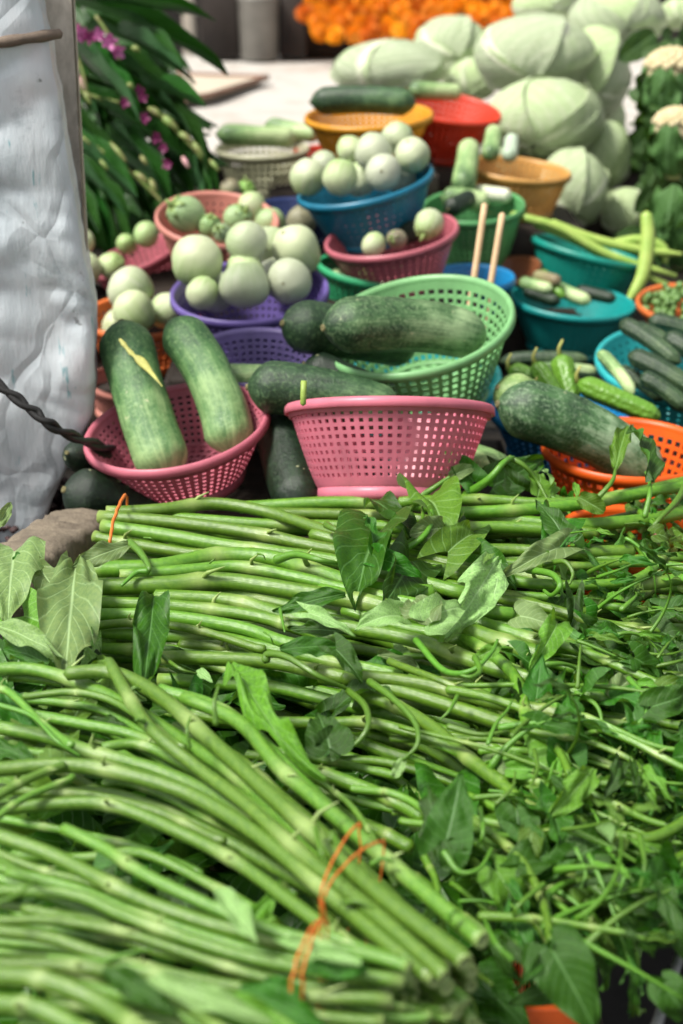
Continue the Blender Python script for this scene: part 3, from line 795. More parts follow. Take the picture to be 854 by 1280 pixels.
cuc('pale gourd standing between the red orange and tan baskets', (578, 238), 2.26, (588, 178), 2.34, 15, cL, scar=False)
cuc('green white gourd leaning in the tan basket', (612, 198), 2.36, (618, 160), 2.42, 11, cL, scar=False)
cuc('small pale gourd leaning at the right in the tan basket', (637, 198), 2.36, (640, 172), 2.42, 10, cuc_mat('gourd_blue', (.2, .3, .2, 1), (.35, .45, .33, 1), (.45, .55, .42, 1), .3), scar=False)
# ridged gourds in the turquoise basket
rg = cuc_mat('ridged_gourd', (.012, .035, .014, 1), (.03, .07, .025, 1), (.14, .20, .09, 1), .66)
for (lab, p0, d0, p1, d1, r) in (
        ('ridged dark gourd lying over the left rim of the turquoise basket', (775, 403), 1.78, (850, 455), 1.72, 11),
        ('long ridged gourd across the middle of the turquoise basket', (785, 443), 1.72, (880, 496), 1.68, 13),
        ('ridged gourd at the far right rear of the turquoise basket', (830, 420), 1.80, (905, 470), 1.76, 13),
        ('thin ridged gourd hanging outside the left of the turquoise basket', (748, 440), 1.72, (792, 492), 1.66, 8),
        ('ridged gourd low at the front of the turquoise basket', (800, 470), 1.69, (860, 512), 1.67, 11),
        ('short ridged gourd wedged at the rear left of the turquoise basket', (790, 412), 1.84, (835, 430), 1.82, 11),
        ('dark ridged gourd at the bottom left of the turquoise basket', (770, 462), 1.74, (830, 500), 1.72, 10),
        ('ridged gourd tip lowest at the right edge of the turquoise basket', (835, 500), 1.70, (900, 525), 1.68, 11),
        ('dark gourd lying behind the others across the turquoise basket', (810, 400), 1.88, (890, 425), 1.86, 11),
        ('long dark green gourd lying flat in front of the teal basket', (625, 452), 1.92, (735, 450), 1.90, 9),
        ('second long green gourd lying just below the first in front of the teal basket', (662, 462), 1.86, (748, 466), 1.86, 8)):
    cuc(lab, p0, d0, p1, d1, r, rg if r > 8 else cL, ridges=8, neck=.3, name='ridged_gourd', cat='gourd', scar=False, bend=(0, 0, .004))
# bitter gourds
n = N('bitter_gourd'); v = n.obj(); vo = n.n('ShaderNodeTexVoronoi'); vo.inputs['Scale'].default_value = 170; n.l(v, vo.inputs['Vector'])
f = n.noise(v, 30, 4)
bg_m = n.bsdf(n.mix(f, (.15, .31, .03, 1), (.06, .18, .015, 1)), .4, n.math('ADD', f, vo.outputs['Distance']), .6, .002)
for i, (lab, p0, p1, d0, r) in enumerate((
        ('bright green bitter gourd furthest right in the blue basket', (722, 478), (826, 522), 1.68, 14),
        ('bitter gourd pointing up at the left of the blue basket', (668, 455), (700, 500), 1.70, 12),
        ('bitter gourd lying low in the middle of the blue basket', (668, 492), (760, 530), 1.66, 15),
        ('bitter gourd with its stalk up in the middle of the blue basket', (700, 445), (716, 505), 1.72, 14),
        ('bitter gourd lying at the rear left of the blue basket', (636, 462), (700, 488), 1.74, 13))):
    t = cuc(lab, p0, d0, p1, d0 - .03, r, bg_m, neck=.5, name='bitter_gourd', cat='bitter gourd', scar=False, ridges=7)
    org = Vector(t.location); b = B(); a0 = pt(*p0, d0) - org; b.tube([a0, a0 + Vector((-.002, 0, .010)), a0 + Vector((.002, 0, .020))], [.0035, .002, .0015], 8)
    b.build('stalk', dry_m, t)

# ---- eggplants
eW = egg_mat('eggplant_white', (.56, .58, .44, 1), (.42, .49, .30, 1), (.22, .38, .10, 1))
eG = egg_mat('eggplant_green', (.42, .52, .26, 1), (.26, .42, .14, 1), (.10, .28, .05, 1))
eB = egg_mat('eggplant_brown', (.30, .30, .16, 1), (.18, .16, .10, 1), (.16, .10, .08, 1))
calyx_m = simple('calyx', (.20, .36, .09, 1), (.30, .32, .12, 1), 60, .6)
_eg = {}
def egg_mesh(kind, mat, seed):
    k = (kind, seed, mat.name)
    if k in _eg: return _eg[k]
    b = B(); n_ = 22; prof = []
    for j in range(n_ + 1):
        ph = math.pi * j / n_; z = -math.cos(ph); r = math.sin(ph) * (1 + .05 * math.cos(ph)); 
        zz = z * (1.06 if z > 0 else .96)
        if j == 0: r = .001
        if j == n_: r = .001
        if z > .9: zz -= (z - .9) * 1.1
        prof.append((r, zz))
    b.lathe(prof, 30); rs = random.Random(seed); off = Vector((rs.uniform(0, 50),) * 3)
    b.v = [p * (1 + .075 * noise.noise(p * 1.1 + off) + .02 * noise.noise(p * 3 + off) + .012 * math.cos(7 * math.atan2(p.y, p.x)) * max(0, p.z)) for p in b.v]
    m = me('eggplant_body', b.v, b.f, b.u, None, True, [mat]); _eg[k] = m; return m
b = B()
for k in range(5):
    a = 2 * math.pi * k / 5; q = [Vector((math.cos(a + s) * rr_, math.sin(a + s) * rr_, z)) for s, rr_, z in ((-.55, .22, .98), (.55, .22, .98), (.35, .50, .90), (0, .78, .70), (-.35, .50, .90))]
    b.add(q + [x * 1.05 for x in q], [(0, 1, 2, 3, 4), (9, 8, 7, 6, 5), (0, 5, 6, 1), (1, 6, 7, 2), (2, 7, 8, 3), (3, 8, 9, 4), (4, 9, 5, 0)])
b.tube([Vector((0, 0, .9)), Vector((.05, 0, 1.15)), Vector((.02, .1, 1.45))], [.22, .12, .10], 8, cut1=True)
calyx_mesh = me('calyx', b.v, b.f, b.u, None, True, [calyx_m])
def egg(label, px, py, rpx, d, mat=None, tip=None, calyx=False, sq=1.0, group=None):
    """tip = direction of the stalk end (x right, y away, z up)"""
    mat = mat or eW; c = pt(px, py, d); r = rpx * d / F
    dr = Vector(tip if tip else (rr.uniform(-.6, .6), rr.uniform(-.2, .9), rr.uniform(-.9, .3))).normalized()
    q = dr.to_track_quat('Z', 'Y') @ Quaternion((0, 0, 1), rr.uniform(0, 6))
    t = thing('eggplant', c, label, 'eggplant', group, rot=q); t.scale = (r * rr.uniform(.93, 1.03), r * rr.uniform(.93, 1.03), r * rr.uniform(.94, 1.08))
    link('body', egg_mesh('e', mat, rr.randrange(6)), t)
    if calyx: link('calyx', calyx_mesh, t)
    else:
        b = B(); b.lathe([(.09, -.955), (.07, -.985), (.04, -.97), (.001, -.965)], 10)
        if 'navel' not in _eg: _eg['navel'] = me('navel', b.v, b.f, b.u, None, True, [scar_m])
        link('navel', _eg['navel'], t)
    return t
dE = BASK['E']['d']
gE = 'in the purple basket'
for lab, px, py, r, dd, tip in (
        ('large round green white eggplant at the left of the purple basket', 247, 326, 33, -.02, (-.3, .2, -.8)),
        ('small white eggplant low at the left front of the purple basket', 253, 367, 22, -.055, (.5, .5, .7)),
        ('white eggplant front and centre in the purple basket', 306, 357, 31, -.065, (0, .3, .9)),
        ('white eggplant with a tiny brown dot at the right front of the purple basket', 362, 351, 30, -.045, (.2, .9, -.1)),
        ('oval white eggplant uppermost in the middle of the purple basket', 309, 303, 27, -.01, (-.9, .2, .3)),
        ('big streaky white eggplant at the rear right of the purple basket', 371, 312, 31, .02, (.6, .5, -.9)),
        ('pale eggplant half hidden at the top behind the oval one in the purple basket', 334, 305, 24, .05, (.9, .5, .3)),
        ('pale round eggplant tucked behind the front centre one in the purple basket', 306, 342, 26, -.01, (.1, .5, .9)),
        ('shaded eggplant deep in the middle of the purple basket', 350, 345, 27, .05, (.9, .5, .3)),
        ('shaded eggplant deep at the left of the purple basket', 268, 365, 26, .05, (.9, .5, .3))):
    egg(lab, px, py, r, dE + dd, tip=tip)
dJ = BASK['J']['d']
for lab, px, py, r, dd, tip in (
        ('green tinged eggplant furthest left in the blue basket', 385, 221, 23, -.02, (-.2, 0, -1)),
        ('white eggplant near the left front of the blue basket', 425, 222, 24, -.06, (.3, .3, .9)),
        ('pale eggplant peeping between the two left ones in the blue basket', 405, 208, 20, .03, (0, .6, .5)),
        ('white eggplant at the front centre right of the blue basket', 479, 216, 24, -.05, (.1, .8, -.2)),
        ('large white eggplant in the middle of the blue basket heap', 467, 190, 24, -.01, (0, .7, .2)),
        ('white eggplant behind and left of the middle one in the blue basket', 438, 187, 18, .03, (-.3, .5, .2)),
        ('topmost white eggplant of the blue basket heap', 497, 172, 20, .02, (.2, .5, .8)),
        ('big white eggplant furthest right in the blue basket', 515, 194, 23, -.01, (.3, .4, -.9)),
        ('shaded white eggplant low in the middle of the blue basket', 450, 225, 22, .03, (0, .5, .5)),
        ('shaded white eggplant low at the right of the blue basket', 500, 220, 22, .05, (0, .5, .5))):
    egg(lab, px, py, r, dJ + dd, tip=tip)
dG = BASK['G']['d']
for lab, px, py, r, dd, d_ in (
        ('white eggplant leaning up at the top of the orange basket', 163, 362, 29, 0, dG - .04),
        ('white eggplant low at the front of the orange basket behind the cucumbers', 168, 390, 28, 0, dG - .09),
        ('white eggplant at the right rim of the orange basket', 210, 388, 22, 0, dG - .05),
        ('cream eggplant nearest the white sheet above the orange basket', 104, 337, 23, 0, dG + .10),
        ('white eggplant standing highest beside the white sheet', 100, 302, 19, 0, dG + .16),
        ('small white eggplant right of the two beside the sheet', 139, 333, 18, 0, dG + .12),
        ('pale eggplant hidden low inside the orange basket', 150, 408, 24, 0, dG + .02)):
    egg(lab, px, py, r, d_)
dI = BASK['I']['d']
for lab, px, py, r, d_, m_, cal, tip in (
        ('green eggplant with a leafy cap at the left of the salmon basket', 233, 268, 23, dI - .03, eG, True, (-.6, -.5, .5)),
        ('round white eggplant topmost right of the salmon basket', 315, 258, 18, dI + .06, eW, False, (0, .6, .4)),
        ('green striped eggplant with its cap up in the middle of the salmon basket', 262, 283, 16, dI - .03, eG, True, (.1, -.5, .8)),
        ('white green eggplant right of the middle in the salmon basket', 298, 274, 19, dI - .01, eG, True, (.4, -.4, .5)),
        ('bright green round eggplant at the right of the salmon basket', 338, 279, 20, dI + .05, eG, False, (0, .6, .4)),
        ('small capped green eggplant at the front of the salmon basket', 278, 292, 13, dI - .06, eG, True, (-.3, -.6, .6)),
        ('small olive eggplant above the salmon basket by the orchids', 288, 237, 14, dI + .20, eB, False, (0, .6, .4)),
        ('olive green eggplant just right of the one by the orchids', 308, 238, 12, dI + .22, eG, True, (0, -.2, .9)),
        ('purplish brown eggplant in the navy basket', 377, 276, 20, 2.16, eB, False, (0, .6, -.4)),
        ('pale green eggplant in the small rose pink basket', 183, 293, 17, 2.12, eG, False, (-.4, .6, -.4)),
        ('greenish eggplant low in the rose pink basket under the orchids', 158, 305, 13, 2.14, eG, False, (.4, .6, -.4))):
    egg(lab, px, py, r, d_, m_, tip, cal)
dO = BASK['O']['d']
for lab, px, py, r, d_, m_, cal, tip in (
        ('large pale eggplant at the right end of the rose basket under the blue one', 536, 280, 19, dO - .01, eW, True, (-.3, -.7, -.5)),
        ('white eggplant at the front of the rose basket under the blue one', 467, 306, 16, dO - .05, eW, False, (.3, .7, .5)),
        ('small striped eggplant with a curved stalk in the middle of the rose basket', 496, 299, 13, dO - .05, eB, True, (-.5, -.7, .3)),
        ('dark eggplant deep inside the rose basket', 512, 290, 15, dO + .03, cXD, False, (0, 1, 0)),
        ('white green eggplant inside the emerald basket at left', 425, 350, 15, BASK['P']['d'] - .01, eG, False, (0, 1, 0)),
        ('white green eggplant inside the emerald basket at centre', 455, 352, 15, BASK['P']['d'] - .01, eG, False, (0, 1, 0)),
        ('pale eggplant inside the emerald basket at its right', 482, 360, 13, BASK['P']['d'] + .01, eW, False, (0, 1, 0))):
    egg(lab, px, py, r, d_, m_, tip, cal)
cuc('pale green gourd lying inside the empty looking violet basket', (268, 470), BASK['F']['d'] - .03, (372, 470), BASK['F']['d'] - .03, 15, cL, scar=False)
# small long eggplants in the teal basket
dT = BASK['T']['d']
for i, (p0, p1, r, lab) in enumerate((((650, 352), (690, 362), 8, 'small striped eggplant at the far left of the front teal basket'), ((668, 344), (700, 352), 8, 'small pale eggplant with its cap left in the front teal basket'),
                                     ((686, 356), (738, 378), 9, 'long speckled eggplant lying in the middle of the front teal basket'), ((676, 338), (705, 372), 6, 'thin green stalked eggplant standing in the front teal basket'),
                                     ((720, 362), (770, 374), 8, 'dark green eggplant at the right of the front teal basket'), ((655, 362), (700, 378), 9, 'dark eggplant low at the front of the front teal basket'))):
    cuc(lab, p0, dT + .02, p1, dT - .02, r, (cL, eB, cL, bg_m, cXD, cXD)[i], name='eggplant', cat='eggplant', scar=False)
# long beans
bean_m = simple('long_bean', (.38, .50, .12, 1), (.24, .40, .07, 1), 40, .4)
dS = BASK['S']['d']
for i, (pts, r, lab) in enumerate((
        ([(655, 272), (700, 285), (760, 318), (845, 345)], 6, 'yellow green long bean along the upper rim of the tilted teal basket'),
        ([(670, 280), (720, 300), (775, 330), (870, 372)], 6, 'long bean lying lowest in the tilted teal basket'),
        ([(690, 278), (740, 298), (800, 312), (852, 318)], 6, 'long bean at the back of the tilted teal basket reaching right'),
        ([(760, 306), (800, 300), (828, 310), (832, 328)], 7, 'pale curled bean end at the right above the orange basket'),
        ([(808, 268), (810, 300), (803, 345), (785, 378)], 9, 'thick upright green bean curving over the rim between the teal and orange baskets'),
        ([(640, 268), (660, 272), (720, 296), (790, 340)], 5, 'thin bean nearest the tan basket in the tilted teal basket'))):
    p = [pt(a, c_, dS - (.06 if i == 4 else -.01 * i) - .02) for a, c_ in pts]; org = p[0].copy(); b = B()
    pp = catmull([x - org for x in p], 7); rad = [r * dS / F * (.5 + .5 * math.sin(math.pi * min(1, (k + 2) / len(pp))) ** .5) for k in range(len(pp))]; b.tube(pp, rad, 10)
    tag(b.build('long_bean', bean_m, None, org), lab, 'bean')
# pea eggplants
b = B(); pm = simple('pea_green', (.14, .26, .07, 1), (.06, .13, .03, 1), 60, .4); dU = BASK['U']['d']
for k in range(130):
    a = rr.uniform(0, 6.28); q = rr.uniform(0, 1) ** .5 * .062; p = BASK['U']['M'] @ Vector((q * math.cos(a), q * math.sin(a), -.008 + rr.uniform(-.006, .012) + .012 * (1 - q / .062))) + BASK['U']['c']
    b.ball(p, rr.uniform(.0045, .0075), 8, 5)
o = tag(b.build('pea_eggplants', pm), 'small dark green pea eggplants filling the orange basket at the right edge', 'pea eggplants'); o['kind'] = 'stuff'

# skewers
wood_l = simple('pale_stick', (.62, .44, .26, 1), (.50, .34, .19, 1), 60, .6, stretch=(4, 4, .5))
for (a, c_, lab) in (((606, 256), (588, 380), 'left one of two pale wooden sticks standing behind the green basket'), ((628, 268), (606, 400), 'right one of two pale wooden sticks standing behind the green basket')):
    p0, p1 = pt(*c_, 1.76), pt(*a, 1.76); d_ = (p1 - p0); p0 = p0 - d_ * .6; b = B()
    b.tube([(p0 + (p1 - p0) * (k / 8)) - p0 for k in range(9)], .0042, 10); tag(b.build('wooden_stick', wood_l, None, p0), lab, 'stick')
b = B(); p0 = pt(379, 505, 1.28); p1 = pt(380, 476, 1.28); b.tube([Vector(), (p1 - p0) * .5, p1 - p0], .0028, 10, cut1=True)
tag(b.build('cut_stalk', simple('stalk_green', (.30, .42, .08, 1), None, 40, .5), None, p0), 'short cut green stalk standing at the left rim of the tipped pink basket', 'stalk')

# ---------------------------------------------------------------- cabbages
n = N('cabbage_leaf'); uvn = n.uv(); sx = n.n('ShaderNodeSeparateXYZ'); n.l(uvn, sx.inputs[0]); v = n.obj()
s = n.math('ABSOLUTE', n.math('SUBTRACT', sx.outputs[0], .5)); tt = sx.outputs[1]
mid = n.ramp(n.math('DIVIDE', s, n.math('MULTIPLY_ADD', n.math('SUBTRACT', 1.0, tt), .09, .008)), [(.5, (1, 1, 1)), (1, (0, 0, 0))])
wv = n.noise(v, 22, 3)
fr = n.math('ABSOLUTE', n.math('SUBTRACT', n.math('FRACT', n.math('ADD', n.math('MULTIPLY', n.math('SUBTRACT', tt, n.math('MULTIPLY', s, .9)), 8), n.math('MULTIPLY', wv, 1.2))), .5))
lat = n.ramp(fr, [(0, (1, 1, 1)), (.16, (0, 0, 0))])
vo = n.n('ShaderNodeTexVoronoi'); vo.feature = 'DISTANCE_TO_EDGE'; vo.inputs['Scale'].default_value = 28; n.l(v, vo.inputs['Vector'])
net = n.ramp(vo.outputs['Distance'], [(0, (.7, .7, .7)), (.10, (0, 0, 0))])
vn = n.math('MAXIMUM', n.math('MAXIMUM', mid, n.math('MULTIPLY', lat, .8)), net)
c = n.mix(n.noise(v, 3.0, 6), (.34, .50, .20, 1), (.52, .63, .37, 1)); c = hsv(n, c, .5, maprange(n, n.rnd(), .8, 1.2), maprange(n, n.rnd(), .85, 1.15))
c = n.mix(n.math('MULTIPLY', vn, .85), c, (.78, .82, .62, 1))
cab_m = n.bsdf(c, .33, n.math('ADD', vn, n.math('MULTIPLY', n.noise(v, 9, 5), .8)), .45, .02, trans=.08, spec=.5)
def cab_leaf_mesh(seed, span=1.0):
    rs = random.Random(seed); b = B(); NU, NV = 20, 20; V = []; U = []
    ox = rs.uniform(0, 50)
    for j in range(NV + 1):
        t = j / NV
        for i in range(NU + 1):
            s_ = i / NU * 2 - 1
            # wraps the ball: t runs from base (stem, -z) over to the top, s is sideways
            ph = math.pi * (.98 - .80 * span * t); wd = 1.35 * max(.02, math.sin(math.pi * (.22 + .55 * t))) ** .5 / (.35 + .65 * max(.03, math.sin(math.pi * (.98 - .80 * span * t))) ** .6)
            a = s_ * wd
            r = 1.0 + .035 + .03 * noise.noise(Vector((s_ * 2 + ox, t * 2.5, 0))) + .02 * abs(noise.noise(Vector((s_ * 6 + ox, t * 7, 3)))) + .03 * math.exp(-(s_ / .06) ** 2) * (1 - t)
            edge_ = max(abs(s_), t if t > .6 else 0); r += .055 * max(0, edge_ - .8) / .2 * (1 + 1.2 * noise.noise(Vector((s_ * 5 + ox, t * 5, 8))))
            V.append(Vector((r * math.sin(ph) * math.sin(a), -r * math.sin(ph) * math.cos(a), r * math.cos(ph)))); U.append(((s_ + 1) / 2, t))
    fs = [(j * (NU + 1) + i, j * (NU + 1) + i + 1, (j + 1) * (NU + 1) + i + 1, (j + 1) * (NU + 1) + i) for j in range(NV) for i in range(NU)]
    b.add(V, fs, U); return me('cabbage_leaf', b.v, b.f, b.u, None, True, [cab_m])
cl = [cab_leaf_mesh(k, 1 + .07 * (k % 3)) for k in range(6)]
b = B(); b.ball((0, 0, 0), 1, 40, 26); b.v = [p * (1 + .03 * noise.noise(p * 2.2) + .015 * abs(noise.noise(p * 7))) for p in b.v]
cab_head = me('cabbage_head', b.v, b.f, b.u, None, True, [cab_m])
def cabbage(label, px, py, wpx, hpx, d, rot=0, face=None):
    c = pt(px, py, d); rx = wpx / 2 * d / F * .955; rz = hpx / 2 * d / F * .96
    t = thing('cabbage', c, label, 'cabbage'); t.rotation_euler = (0, R(rot), 0)
    t.scale = (rx, (rx + rz) / 2 * .97, rz)
    link('head', cab_head, t).rotation_euler = (rr.uniform(0, 6), rr.uniform(0, 6), 0)
    lean_ax = rr.uniform(-40, 40); tx = rr.uniform(-85, -35)
    f0 = face if face is not None else rr.uniform(-.8, .8)
    for k in range(5):
        o = link('outer_leaf', cl[(k + rr.randrange(6)) % 6], t)
        q = Quaternion((0, 0, 1), f0 + k * 1.256 + rr.uniform(-.2, .2)); tq = Quaternion((0, 1, 0), R(lean_ax)) @ Quaternion((1, 0, 0), R(tx))
        o.rotation_mode = 'QUATERNION'; o.rotation_quaternion = tq @ q; s_ = 1 + .018 * k; o.scale = (s_, s_, s_)
    return t
for a in (('pale cabbage furthest left, lying alone on the white sheet above the yellow basket', 488, 86, 134, 66, 2.92),
          ('rounded cabbage behind the two left ones, under the marigolds', 566, 62, 96, 78, 3.08),
          ('large ribbed cabbage in the middle of the upper row of the cabbage heap', 670, 68, 148, 92, 2.86),
          ('tall cabbage leaning against the right of the large ribbed one', 745, 94, 84, 112, 2.92),
          ('broad shiny cabbage directly above the tan yellow basket', 683, 148, 142, 94, 2.66),
          ('cabbage on the right edge of the heap beside the cauliflower leaves', 757, 194, 64, 82, 2.72),
          ('cabbage below the broad shiny one, right of the tan basket', 716, 236, 86, 94, 2.58),
          ('big cabbage at the very top of the heap under the upper edge', 772, 24, 116, 78, 3.02),
          ('cabbage cut off by the upper edge right of the marigolds', 682, 8, 78, 50, 3.2),
          ('dim cabbage lowest at the right of the heap above the long beans', 783, 266, 60, 62, 2.66),
          ('shaded cabbage wedged low between the left ones and the red basket', 592, 100, 64, 50, 2.98),
          ('pale cabbage in the upper right corner', 846, 18, 44, 36, 3.1),
          ('shaded cabbage low in the heap behind the tan basket', 655, 190, 90, 60, 2.80),
          ('deep shaded cabbage under the right of the heap', 735, 160, 90, 90, 3.02)):
    cabbage(a[0], *a[1:])
# low dark base the cabbages rest on
for (px, py, d, sx_, h_, lab) in ((700, 240, 2.80, .40, .06, 'dark crate under the right cabbages'), (560, 125, 3.0, .44, .05, 'dark crate under the left cabbages')):
    p = pt(px, py, d); b = B(); b.box((0, 0, h_ / 2), (sx_, .3, h_), bev=.005)
    tag(b.build('wooden_crate', dark_wood, None, (p.x, p.y + .02, TABLE + ZS(p.y) + .001)), lab, 'crate')

# ---------------------------------------------------------------- cauliflowers
curd_m = simple('curd', (.62, .54, .34, 1), (.46, .38, .20, 1), 70, .8, bs=.6)
cfl = leaf_mat('cauliflower_leaf', (.022, .085, .014, 1), (.06, .15, .035, 1), .6, .15)
def leaf_mesh(kind='heart', W=.4, fold=.25, droop=.3, wave=.05, seed=0, nt_=12, ns=6, twist=0, curl=0):
    """unit leaf: base at origin, runs along +Y, faces +Z"""
    rs = random.Random(seed); off = rs.uniform(0, 99); V = []; U = []
    for j in range(nt_ + 1):
        t = j / nt_
        if kind == 'lance': wd = W * (math.sin(math.pi * min(1, t * .93 + .05)) ** .8) * (1 - .35 * t)
        elif kind == 'strap': wd = W * min(1, .5 + t * 2.2) * min(1, (1 - t) * 3.2 + .02) ** .8
        elif kind == 'oval': wd = W * (math.sin(math.pi * (t * .9 + .08)) ** .6)
        else: wd = W * ((1 - t) ** .75) * (1 + .25 * math.sin(math.pi * t)) * min(1, .82 + t * 2.5) + .002
        for i in range(ns * 2 + 1):
            s_ = (i - ns) / ns; x = s_ * wd; y = t
            if kind == 'arrow': y -= .34 * abs(s_) ** 1.25 * (1 - t) ** 3 - .10 * (1 - abs(s_)) * 0; x *= 1 - .25 * (1 - t) ** 4 * (1 - abs(s_))
            if kind == 'heart': y -= .20 * math.sin(abs(s_) * math.pi * .75) ** 1 * (1 - t) ** 2.5
            z = fold * abs(x) + wave * noise.noise(Vector((s_ * 1.8 + off, t * 4, 0))) * (abs(s_) + .25) + wave * .7 * math.sin(t * 15 + off) * abs(s_) ** 2
            # droop along the length
            a = droop * y; 
            if abs(droop) > 1e-3: yy = math.sin(a) / droop; zz = -(1 - math.cos(a)) / droop
            else: yy, zz = y, 0
            p = Vector((x, yy + z * math.sin(a), zz + z * math.cos(a)))
            if curl: p.z -= curl * s_ * abs(s_) * wd
            if twist: p = Matrix.Rotation(twist * t, 3, 'Y') @ p
            V.append(p); U.append(((s_ + 1) / 2, t))
    w_ = ns * 2 + 1
    fs = [(j * w_ + i, j * w_ + i + 1, (j + 1) * w_ + i + 1, (j + 1) * w_ + i) for j in range(nt_) for i in range(w_ - 1)]
    return V, fs, U
def leaf_data(mat, name='leaf', **k):
    V, f_, U = leaf_mesh(**k); return me(name, V, f_, U, None, True, [mat])
def orient(d, up):
    y = Vector(d).normalized(); z = Vector(up); z = (z - y * z.dot(y))
    z = z.normalized() if z.length > 1e-5 else y.orthogonal().normalized(); x = y.cross(z)
    return Matrix((x, y, z)).transposed().to_quaternion()
def put_leaf(mesh, parent, org, base, d, up, L, Wd=1.0, name='leaf'):
    o = bpy.data.objects.new(name, mesh); COL.objects.link(o); o.parent = parent
    o.location = Vector(base) - org; o.rotation_mode = 'QUATERNION'; o.rotation_quaternion = orient(d, up); o.scale = (L * Wd, L, L); return o
cf_leaf = [leaf_data(cfl, 'cauliflower_leaf', kind='oval', W=.30, fold=.2, droop=-1.2, wave=.10, seed=k) for k in range(4)]
def cauliflower(label, px, py, wpx, d, nleaf=12, lean=0):
    c = pt(px, py, d); r = wpx / 2 * d / F
    t = thing('cauliflower', c - Vector((0, 0, r * .8)), label, 'cauliflower'); org = Vector(t.location)
    b = B(); rs = random.Random(int(px))
    for k in range(70):
        ph = math.acos(1 - .75 * (k + .5) / 70); a = k * 2.39996
        b.ball(Vector((math.sin(ph) * math.cos(a), math.sin(ph) * math.sin(a), math.cos(ph) * .8)) * r * .86 + Vector((0, 0, r * .8)), r * .15, 10, 7)
    b.ball((0, 0, r * .7), r * .84, 24, 14, sc=(1, 1, .9)); b.build('curd', curd_m, t)
    for k in range(nleaf):
        a = k * 2.4 + rs.uniform(-.2, .2); od = Vector((math.cos(a), math.sin(a), 0)); q = .75 + .25 * (k % 2)
        put_leaf(cf_leaf[k % 4], t, org, org + od * r * .55 * q + Vector((0, 0, -r * .9)), od * .75 + Vector((0, 0, .8)), -od + Vector((0, 0, .3)), r * rs.uniform(1.7, 2.3) * (1.45 if lean else 1), 1.0)
    b = B(); b.lathe([(.001, -r * 1.1), (r * .3, -r * 1.1), (r * .5, 0), (r * .7, r * .4)], 16); b.build('stump', simple('stump', (.35, .42, .2, 1), None, 20, .5), t)
cauliflower('upper cauliflower with dark leaves at the right edge', 840, 90, 76, 2.50)
cauliflower('middle cauliflower showing its cream curd above dark green leaves at the right edge', 846, 160, 66, 2.34)
cauliflower('lower cauliflower whose leaves hang dark beside the long beans', 852, 272, 66, 2.36, 18, 1)
b = B()
for k in range(90):
    p = pt(rr.uniform(806, 890), rr.uniform(40, 320), rr.uniform(2.5, 2.75)); V, f_, U = leaf_mesh(kind='oval', W=.3, fold=.2, droop=rr.uniform(0, 1.5), seed=k, nt_=6, ns=3)
    q = orient((rr.uniform(-.7, .3), rr.uniform(-.9, .1), rr.uniform(-.6, .8)), (rr.uniform(-1, 1), -1, .6)); L = rr.uniform(.045, .085)
    b.add([q @ (x * L) + p for x in V], f_, U)
o = tag(b.build('cauliflower_greens', cfl), 'mass of dark green cauliflower leaves along the right edge above the beans', 'leaves'); o['kind'] = 'stuff'

# ---------------------------------------------------------------- marigolds
n = N('marigold'); f = n.noise(n.obj(), 60, 3)
mg_m = n.bsdf(hsv(n, n.mix(f, (.90, .36, .010, 1), (.85, .24, .004, 1)), maprange(n, n.rnd(), .485, .515), 1, maprange(n, n.rnd(), .75, 1.1)), .6, trans=.2)
mgs = []
for s0 in range(3):
    b = B(); rs = random.Random(s0); b.ball((0, 0, 0), .62, 10, 7)
    for k in range(95):
        ph = math.acos(1 - 1.75 * (k + .5) / 95); a = k * 2.39996; d_ = Vector((math.sin(ph) * math.cos(a), math.sin(ph) * math.sin(a), math.cos(ph)))
        q = orient(d_, Vector((rs.uniform(-.5, .5), rs.uniform(-.5, .5), 1))); w_ = .17
        P = [Vector((-w_ * .5, 0, 0)), Vector((w_ * .5, 0, 0)), Vector((w_, .35, .05)), Vector((.0, .42, .10)), Vector((-w_, .35, .05))]
        b.add([q @ p + d_ * (.55 + rs.uniform(-.05, .08)) for p in P], [(0, 1, 2, 3, 4)])
    mgs.append(me('marigold', b.v, b.f, b.u, None, False, [mg_m]))
k = 0
for row in range(5):
    for i in range(15):
        px = 384 + i * 19 + (row % 2) * 9 + rr.uniform(-4, 4); py = 42 - row * 14 + rr.uniform(-3, 3)
        if px > 655 or (row == 0 and px < 395): continue
        d = 4.55 + row * .07 + rr.uniform(-.03, .03); p = pt(px, py, d); o = link('marigold', mgs[k % 3], None, p); s_ = 13.5 * d / F * rr.uniform(.85, 1.15); o.scale = (s_, s_, s_ * .85)
        o.rotation_euler = (rr.uniform(.2, 1.2), rr.uniform(-.5, .5), rr.uniform(0, 6)); k += 1
        tag(o, 'orange marigold bloom in the heap at the back of the white table', 'marigold', 'marigold blooms heaped at the back')
p = pt(518, 20, 4.95); b = B(); b.box((0, 0, .08), (.85, .30, .16), bev=.01)
tag(b.build('flower_tray', simple('dark_tray', (.05, .025, .01, 1), None, 9, .8), None, (p.x, p.y + .10, TABLE + .125)), 'dark tray behind and under the marigold heap', 'tray')

